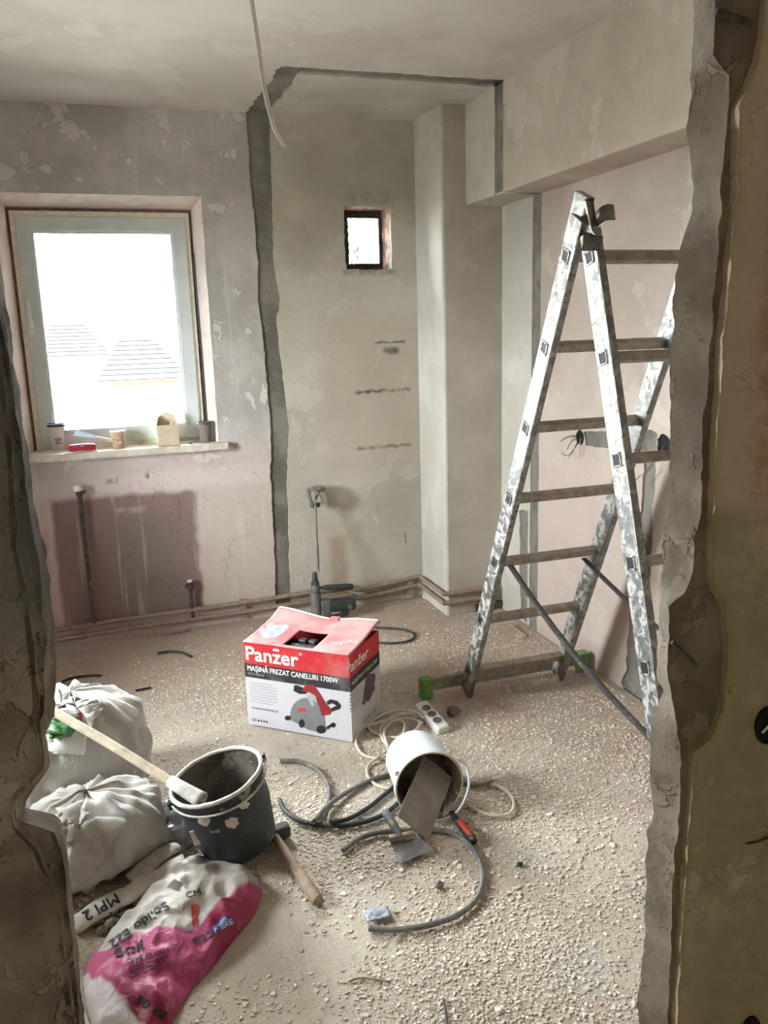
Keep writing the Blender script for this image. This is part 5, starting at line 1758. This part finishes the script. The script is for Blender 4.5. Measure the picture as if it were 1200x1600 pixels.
# dark angle profile lying at the foot of the column
a, b = fl(742, 948, .03), fl(832, 936, .02)
a.z, b.z = .035, .055
g = G(); g.bar(a, b, .030, .004); g.bar(a - Vector((0, .015, .015)), b - Vector((0, .015, .015)), .004, .030); tag(g.build('metal_profile', simple('dark_profile', lin(84, 80, 74), .6, .4, var=.2)), 'dark metal angle profile lying across the foot of the column', 'metal profile')

# plaster chips: bigger ones singly, the crumbs as one spread
t = NT('plaster_chips')
isl = t.n('ShaderNodeNewGeometry').outputs['Random Per Island']
col = t.mix(isl, lin(190, 176, 158), lin(236, 230, 219))
rd = t.step(isl, .965, .97)
col = t.mix(t.m_('MULTIPLY', rd, .6), col, lin(190, 146, 128))
m_chip = t.done(t.bsdf(col, .9, 0, None, spec=.15))
oi = NT('plaster_chip_single')
info = oi.n('ShaderNodeObjectInfo').outputs['Random']
m_chip1 = oi.done(oi.bsdf(oi.mix(info, lin(184, 170, 150), lin(228, 220, 206)), .9, 0, oi.bump(oi.noise(60), .4, .003), spec=.15))


def density(x, y):
    d = .55 + .9 * mn.noise(Vector((x * 1.9, y * 1.9, 3))) + .5 * mn.noise(Vector((x * 5, y * 5, 8)))
    if y > 3.3:
        d *= max(.15, 1 - (y - 3.3) * 1.1)
    if x < .25:
        d *= .75
    return d


nr_ = np.random.default_rng(5)
NCH = 115000
V, F_ = [], []
cnt = 0
while cnt < NCH:
    x, y = nr_.uniform(-.6, 1.98), nr_.uniform(1.15, 4.3)
    if y > 2.6 and nr_.random() < .35:
        continue
    if nr_.random() > density(x, y):
        continue
    bs, bt = (x - B0.x) * u_.x + (y - B0.y) * u_.y, (x - B0.x) * v_.x + (y - B0.y) * v_.y
    if -.004 < bs < BL_ + .004 and -.004 < bt < BD + .004:
        continue
    r = .0015 + .0058 * nr_.random() ** 3.4
    if nr_.random() < .03:
        r *= 1.7
    k = len(V)
    z = floor_z(x, y) + .0005
    a0 = nr_.uniform(0, 6.28)
    nside = 4 if r < .004 else 5
    el = nr_.uniform(.3, .9)
    tx, ty = nr_.uniform(-.25, .25), nr_.uniform(-.25, .25)
    for s in range(nside):
        a = 6.283 * s / nside + nr_.uniform(-.55, .55)
        q, w = r * cos(a), r * el * sin(a)
        qx, qy = q * cos(a0) - w * sin(a0), q * sin(a0) + w * cos(a0)
        V.append((x + qx, y + qy, z))
    for s in range(nside):
        b = V[k + s]
        V.append((x + (b[0] - x) * .8, y + (b[1] - y) * .8, z + r * .38 + (b[0] - x) * tx + (b[1] - y) * ty))
    F_.append(tuple(range(k + nside, k + 2 * nside)))
    for s in range(nside):
        F_.append((k + s, k + (s + 1) % nside, k + nside + (s + 1) % nside, k + nside + s))
    cnt += 1
me = bpy.data.meshes.new('plaster_crumbs')
me.from_pydata(V, [], F_)
me.materials.append(m_chip)
ock = bpy.data.objects.new('plaster_crumbs', me)
COL.objects.link(ock)
tag(ock, 'fine pale plaster crumbs spread over the dusty floor', 'rubble', None, 'stuff')
protos = []
for k in range(6):
    g = G(); n = 6
    pl = [(.5 * cos(2 * pi * s / n) * (1 + rng.uniform(-.3, .3)), .5 * sin(2 * pi * s / n) * rng.uniform(.55, .95)) for s in range(n)]
    g.prism(pl, .22)
    g.v = [(p[0] * (.86 if i >= n else 1), p[1] * (.86 if i >= n else 1), p[2] + .1 * p[0] * (k % 3 - 1)) for i, p in enumerate(g.v)]
    o = g.build('plaster_chip', m_chip1)
    protos.append(o.data)
    bpy.data.objects.remove(o)
spots = []
clusters = [(690, 1420, 60, 45), (700, 1340, 30, 60), (500, 1320, 40, 40), (760, 1170, 60, 30), (930, 1120, 60, 40), (560, 1400, 60, 50), (820, 1430, 60, 60), (620, 1520, 180, 70), (480, 1240, 30, 25), (900, 1300, 80, 90)]
rc_ = random.Random(11)
while len(spots) < 240:
    cx, cy, wx, wy = rc_.choice(clusters)
    px, py = rc_.gauss(cx, wx), rc_.gauss(cy, wy * .8)
    if not (120 < px < 1000 and 1060 < py < 1598):
        continue
    p = fl(px, py, 0)
    if (p - Vector((bc.x, bc.y, 0))).length < .15 or (p - Vector((rc.x, rc.y, 0))).length < .12 or p.x < .2 and p.y > 1.75 and p.y < 2.9 or (p.x < .4 and p.y < 2.2 and px < 420):
        continue
    spots.append(p)
MARKS = [(690, 1400, 'beside the wide arc of split conduit'), (500, 1370, 'around the hammer handle'), (690, 1118, 'around the socket block'), (930, 1110, 'near the foot of the open ladder'), (480, 1240, 'near the curved dark conduits'),
         (590, 1436, 'around the blue-grey plastic scrap'), (812, 1353, 'around the moss-green crumb'), (575, 1531, 'around the curved brown splinter'), (695, 1580, 'around the thin black wire scrap'), (450, 1170, 'near the printed carton'),
         (800, 1250, 'around the white cord loop'), (1000, 1400, 'along the broken doorway edge'), (735, 1310, 'around the red trowel grip')]
for p in spots:
    o = bpy.data.objects.new('plaster_chip', rc_.choice(protos))
    s = rc_.uniform(.010, .021)
    o.location = (p.x, p.y, floor_z(p.x, p.y) + .0005)
    o.rotation_euler = (rc_.uniform(-.15, .15), rc_.uniform(-.15, .15), rc_.uniform(0, 6.28))
    o.scale = (s, s, s * .8)
    COL.objects.link(o)
    lm = min(MARKS, key=lambda q: (fl(q[0], q[1]) - p).length)
    tag(o, 'pale plaster flake loose on the floor, ' + lm[2], 'plaster chip', 'loose plaster flakes on the floor')

# ================================================================== things on the window sill
SZ = ztop + .0015
def on_sill(px, py, z=SZ):
    return fl(px, py, z)


m_cupw = simple('white_paper_cup', lin(226, 224, 222), .55, var=.04)
m_navy = simple('navy_plastic_lid', lin(62, 66, 96), .4, var=.1)
c = on_sill(92, 702)
c.y = max(c.y, 4.345)
cup = empty('paper_cup', c, 'white paper coffee cup with navy lid on the window sill', 'cup')
Mc = Matrix.Translation((c.x, c.y, SZ))
g = G(); g.lathe([(.001, 0), (.030, 0), (.031, .003), (.041, .118), (.0425, .121)], 36, Mc); g.build('cup_body', m_cupw, cup, smooth=True)
g = G(); g.lathe([(.0425, .117), (.0455, .118), (.0455, .126), (.042, .129)], 36, Mc); g.build('lid_band', m_navy, cup, smooth=True)
g = G(); g.lathe([(.042, .127), (.0425, .134), (.039, .136), (.037, .130), (.001, .129)], 36, Mc); g.build('lid', simple('white_lid', lin(214, 216, 224), .4, var=.05), cup, smooth=True)
g = G(); g.lathe([(.0395, .134), (.0425, .1345), (.0425, .137), (.038, .138)], 36, Mc); g.build('lid_ring', m_navy, cup, smooth=True)
def cup_wrap(x, y):
    a = -pi / 2 - .30 + x / .038
    r = .031 + .010 * ((y + .045) / .118) + .0006
    return Mc @ Vector((r * cos(a), r * sin(a), .045 + y))
lettering('lettering', 'on', .034, None, m_navy, cup, .015, None, fn=cup_wrap)
g = G()
g.grid([[cup_wrap(x * .0045 + .002, y) for x in range(8)] for y in (-.012, -.007)]); g.build('small_print', m_navy, cup, fix=False)

m_redp2 = simple('red_knife_plastic', lin(190, 40, 58), .4, var=.12)
a, b = on_sill(109, 698), on_sill(151, 692)
kn = empty('utility_knife', a, 'red plastic utility knife lying on the window sill', 'knife')
a.y = b.y = 4.365
g = G(); dd = (b - a).normalized()
g.tube([a + Vector((0, 0, .014)), a + dd * .01 + Vector((0, 0, .018)), a.lerp(b, .45) + Vector((0, 0, .020)), b - dd * .012 + Vector((0, 0, .018)), b + Vector((0, 0, .014))], [.010, .017, .019, .018, .011], 12); g.build('handle', m_redp2, kn, smooth=True)
g = G(); g.tube([a + Vector((.01, -.016, .022)), a.lerp(b, .5) + Vector((0, -.020, .026)), b + Vector((-.01, -.016, .022))], .003, 8); g.build('slider', m_navy, kn, smooth=True)
g = G(); g.bar(a + Vector((-.012, -.02, .006)), a.lerp(b, .75) + Vector((0, -.022, .010)), .010, .002); g.build('blade', simple('knife_steel', lin(176, 170, 172), .3, .8), kn)
pa, pb = bw(117, 676, 4.44), bw(190, 692, 4.37)
pn = empty('putty_knife', on_sill(160, 692), 'putty knife with pale wooden handle propped across the red knife', 'putty knife')
dv = (pb - pa).normalized()
sd = dv.cross(Vector((0, -.5, .8))).normalized()
mid = pa.lerp(pb, .46)
g = G(); n_ = sd.cross(dv).normalized() * .0008
q = [pa - sd * .026, pa + sd * .026, mid + sd * .010, mid - sd * .010]
g.add([x + n_ * s for s in (-1, 1) for x in q], [(0, 1, 2, 3), (7, 6, 5, 4), (0, 4, 5, 1), (1, 5, 6, 2), (2, 6, 7, 3), (3, 7, 4, 0)]); g.build('blade', simple('putty_blade_steel', lin(176, 196, 208), .35, .6), pn)
g = G(); g.tube([mid, mid.lerp(pb, .15), mid.lerp(pb, .6), mid.lerp(pb, .92), pb], [.008, .010, .0125, .013, .007], 12, flat=.7); g.build('handle', simple('beech_handle', lin(214, 178, 150), .55, var=.1), pn, smooth=True)
g = G(); hcx = mid.lerp(pb, .84) - n_.normalized() * (.0093 if n_.y > 0 else -.0093); g.tube([hcx, hcx + Vector((0, -.001, 0))], .0045, 10); g.build('hang_hole', m_navy, pn)

c = on_sill(184, 692); c.y = 4.425
c.x = bw(185, 690, 4.425).x
kc = empty('kraft_cup', c, 'small brown printed paper cup with pale rim behind the putty knife', 'cup')
Mc = Matrix.Translation((c.x, c.y, SZ))
g = G(); g.lathe([(.001, 0), (.027, 0), (.0275, .002), (.036, .082)], 32, Mc); g.build('cup_body', simple('kraft_paper', lin(196, 168, 142), .7, var=.1, scale=60), kc, smooth=True)
g = G(); g.lathe([(.0355, .080), (.038, .082), (.038, .086), (.034, .087), (.032, .06), (.001, .055)], 32, Mc); g.build('rim', m_cupw, kc, smooth=True)
g = G()
def kc_wrap(x, y):
    a = -pi / 2 - .2 + x / .032
    r = .0275 + .0085 * (y / .082) + .0006
    return Mc @ Vector((r * cos(a), r * sin(a), y))
g.add([kc_wrap(0, .042)] + [kc_wrap(.015 * cos(k * pi / 8), .042 + .017 * sin(k * pi / 8)) for k in range(16)], [(0, k + 1, (k + 1) % 16 + 1) for k in range(16)])
g.build('round_print', simple('tan_print', lin(222, 196, 168), .7, var=.1, scale=120), kc, fix=False)

c0, c1 = on_sill(247, 693), on_sill(281, 693)
c0.y = c1.y = 4.36
x0, x1 = bw(247, 693, 4.36).x, bw(281, 693, 4.36).x
wd = x1 - x0
m_card = simple('grey_cardboard', lin(196, 180, 156), .85, var=.08, scale=20, bump=.15)
m_cardl = simple('pale_cardboard_inside', lin(224, 212, 188), .85, var=.06)
cb_ = empty('cardboard_carton', ((x0 + x1) / 2, 4.39, SZ), 'small open cardboard carton with torn raised flap on the window sill', 'carton')
hc2 = .105
g = G()
dp = .075
for c, d in ((((x0 + x1) / 2, 4.36, hc2 / 2), (wd, .002, hc2)), ((x0, 4.36 + dp / 2, hc2 / 2), (.002, dp, hc2)), ((x1, 4.36 + dp / 2, hc2 / 2), (.002, dp, hc2)), (((x0 + x1) / 2, 4.36 + dp / 2, .002), (wd, dp, .003))):
    g.box((c[0], c[1], c[2] + SZ), d)
g.build('carton_body', m_card, cb_)
g = G()
top = [(x0, hc2), (x0 + wd * .1, hc2 + .035), (x0 + wd * .35, hc2 + .050), (x0 + wd * .5, hc2 + .063), (x0 + wd * .7, hc2 + .055), (x0 + wd * .92, hc2 + .045), (x1, hc2)]
pl = [(x0, 0), (x1, 0)] + top[::-1]
g.prism(pl, .002, Matrix(((1, 0, 0, 0), (0, 0, -1, 4.36 + dp), (0, 1, 0, SZ), (0, 0, 0, 1)))); g.build('back_flap', m_cardl, cb_)
g = G(); g.add([(x0 - .001, 4.36, SZ + hc2), (x0 - .001, 4.36 + dp, SZ + hc2), (x0 + .012, 4.36 + dp * .8, SZ + hc2 + .045), (x0 + .004, 4.365, SZ + hc2 + .012)], [(0, 1, 2, 3)]); g.build('side_flap', m_card, cb_, solid=.002)
g = G(); g.tube([(x1 - wd * .35, 4.38, SZ + hc2 - .02), (x1 - wd * .3, 4.375, SZ + hc2 + .012)], .006, 8); g.build('contents', m_cardl, cb_)

c = bw(322, 688, 4.40)
dcup = empty('dark_paper_cup', (c.x, 4.40, SZ), 'dark grey ribbed paper cup with lid at the end of the window sill', 'cup')
Mc = Matrix.Translation((c.x, 4.40, SZ))
g = G(); g.lathe([(.001, 0), (.028, 0), (.029, .003), (.037, .095)], 36, Mc)
g.build('cup_body', simple('ribbed_grey_card', lin(116, 104, 100), .8, var=.12, scale=50, bump=.4), dcup, smooth=True)
g = G(); g.lathe([(.037, .093), (.041, .094), (.041, .100), (.0385, .102), (.0385, .107), (.034, .108), (.033, .104), (.001, .103)], 36, Mc); g.build('lid', simple('dark_lid', lin(84, 80, 86), .4, var=.08), dcup, smooth=True)
for k, (pxa, pxb, m) in enumerate((((293, 688), (300, 693), m_wk), ((303, 689), (316, 688), m_wblue))):
    a, b = on_sill(*pxa, SZ + .004), on_sill(*pxb, SZ + .004)
    a.y, b.y = 4.385 + .03 * k, 4.345 + .05 * k
    g = G(); g.tube([a, b], .0035, 6); tag(g.build('plastic_pin', m, smooth=True), ('black', 'blue')[k] + ' plastic pin lying between the carton and the dark cup', 'pin')

# ================================================================== paddle mixer standing upside down against the alcove wall
YD = 4.17
m_mixg = simple('dusty_gear_housing', lin(112, 110, 106), .6, .3, var=.15, scale=25, dust=.35, dustc=lin(138, 130, 120))
m_mixb = simple('dusty_motor_housing', lin(56, 62, 64), .5, var=.12, scale=25, dust=.3, dustc=lin(120, 114, 106))
m_shaft = simple('mortar_grey_shaft', lin(128, 124, 118), .6, .4, var=.15, scale=40, dust=.4, dustc=lin(150, 142, 132))
P = lambda px, py, y=YD: bw(px, py, y)
bx = P(496, 985)
mixr = empty('paddle_mixer', (bx.x, YD, 0), 'grey electric paddle mixer stood upside down against the alcove wall', 'mixer')
ys_ = 4.285
top, bot = P(492, 770, ys_), P(497, 893)
g = G(); g.tube([bot, bot.lerp(top, .35)], .0085, 10); g.tube([bot.lerp(top, .34), top], .006, 10); g.build('shaft', m_shaft, mixr, smooth=True)
# paddle cage: ring plus twisted blades
g = G()
ctr = P(493, 764, ys_)
g.tube([ctr + Vector((.045 * cos(a), .040 * sin(a), .006 * sin(2 * a))) for a in [2 * pi * k / 22 for k in range(22)]], .008, 8, closed=True)
g.build('paddle_ring', m_shaft, mixr, smooth=True)
low = P(494, 788, ys_)
for k in range(3):
    a = 2 * pi * k / 3 + .4
    pts = [ctr + Vector((.043 * cos(a), .038 * sin(a), 0)), ctr.lerp(low, .5) + Vector((.040 * cos(a + .7), .036 * sin(a + .7), 0)), low + Vector((.034 * cos(a + 1.3), .03 * sin(a + 1.3), 0)), low + Vector((.004, 0, -.004))]
    g = G(); g.tube(spline(pts, 5), .014, 8, flat=.3); g.build('paddle_blade', m_shaft, mixr, smooth=True)
Zp = lambda q: P(497, q).z
Mx = Matrix.Translation((bx.x, YD, 0))
g = G(); g.lathe([(.007, Zp(893)), (.013, Zp(895)), (.015, Zp(903)), (.017, Zp(909))], 18, Mx, cap0=True, cap1=True); g.build('chuck', m_mixb, mixr, smooth=True)
g = G(); g.lathe([(.019, Zp(908)), (.022, Zp(909)), (.022, Zp(913)), (.019, Zp(914))], 20, Mx, cap0=True, cap1=True); g.build('chuck_collar', m_mixb, mixr, smooth=True)
g = G(); g.lathe([(.020, Zp(913)), (.025, Zp(915)), (.025, Zp(925)), (.023, Zp(926))], 22, Mx, cap0=True, cap1=True); g.build('clamp_ring', m_mixg, mixr, smooth=True)
g = G(); g.lathe([(.022, Zp(925)), (.027, Zp(927)), (.028, .05), (.024, .02)], 22, Mx, cap0=True, cap1=True); g.build('gear_housing', m_mixg, mixr, smooth=True)
zc1 = P(510, 945).z
g = G().box((bx.x + .050, YD, zc1 - .015), (.055, .055, .095)); g.build('gear_box', m_mixg, mixr, bevel=.008)
a, b = P(513, 946), P(553, 943)
b.y = YD; 
g = G(); g.tube([a, a.lerp(b, .1), a.lerp(b, .85), b, b + Vector((.008, 0, 0))], [.034, .038, .038, .034, .020], 18); g.build('motor', m_mixb, mixr, smooth=True)
for k in range(5):
    q = a.lerp(b, .2 + k * .12)
    g = G(); g.tube([q - Vector((.0025, 0, 0)), q + Vector((.0025, 0, 0))], .0395, 18); g.build('cooling_rib', m_mixb, mixr, smooth=True)
q = P(544, 945); g = G(); g.tube([Vector((q.x, YD - .036, q.z)), Vector((q.x, YD - .046, q.z))], .013, 14); g.build('brush_cap', m_mixg, mixr, smooth=True)
a, b = P(505, 918), P(551, 916)
g = G(); g.tube([P(498, 919), a], .008, 10); g.build('handle_arm', m_mixg, mixr, smooth=True)
g = G(); g.tube([a, a.lerp(b, .1), a.lerp(b, .9), b], [.012, .015, .016, .013], 14); g.build('side_handle', m_mixb, mixr, smooth=True)
a, b = P(541, 953), P(538, 985)
b.z = .03
g = G(); g.tube([a, a.lerp(b, .5), b], [.020, .017, .022], 12, flat=1.3); g.build('grip', m_mixb, mixr, smooth=True)
# bail of the D-handle down to the floor
g = G(); g.tube(spline([b, b + Vector((-.02, 0, -.008)), Vector((bx.x + .03, YD, .016))], 5), .012, 10); g.build('handle_bow', m_mixb, mixr, smooth=True)
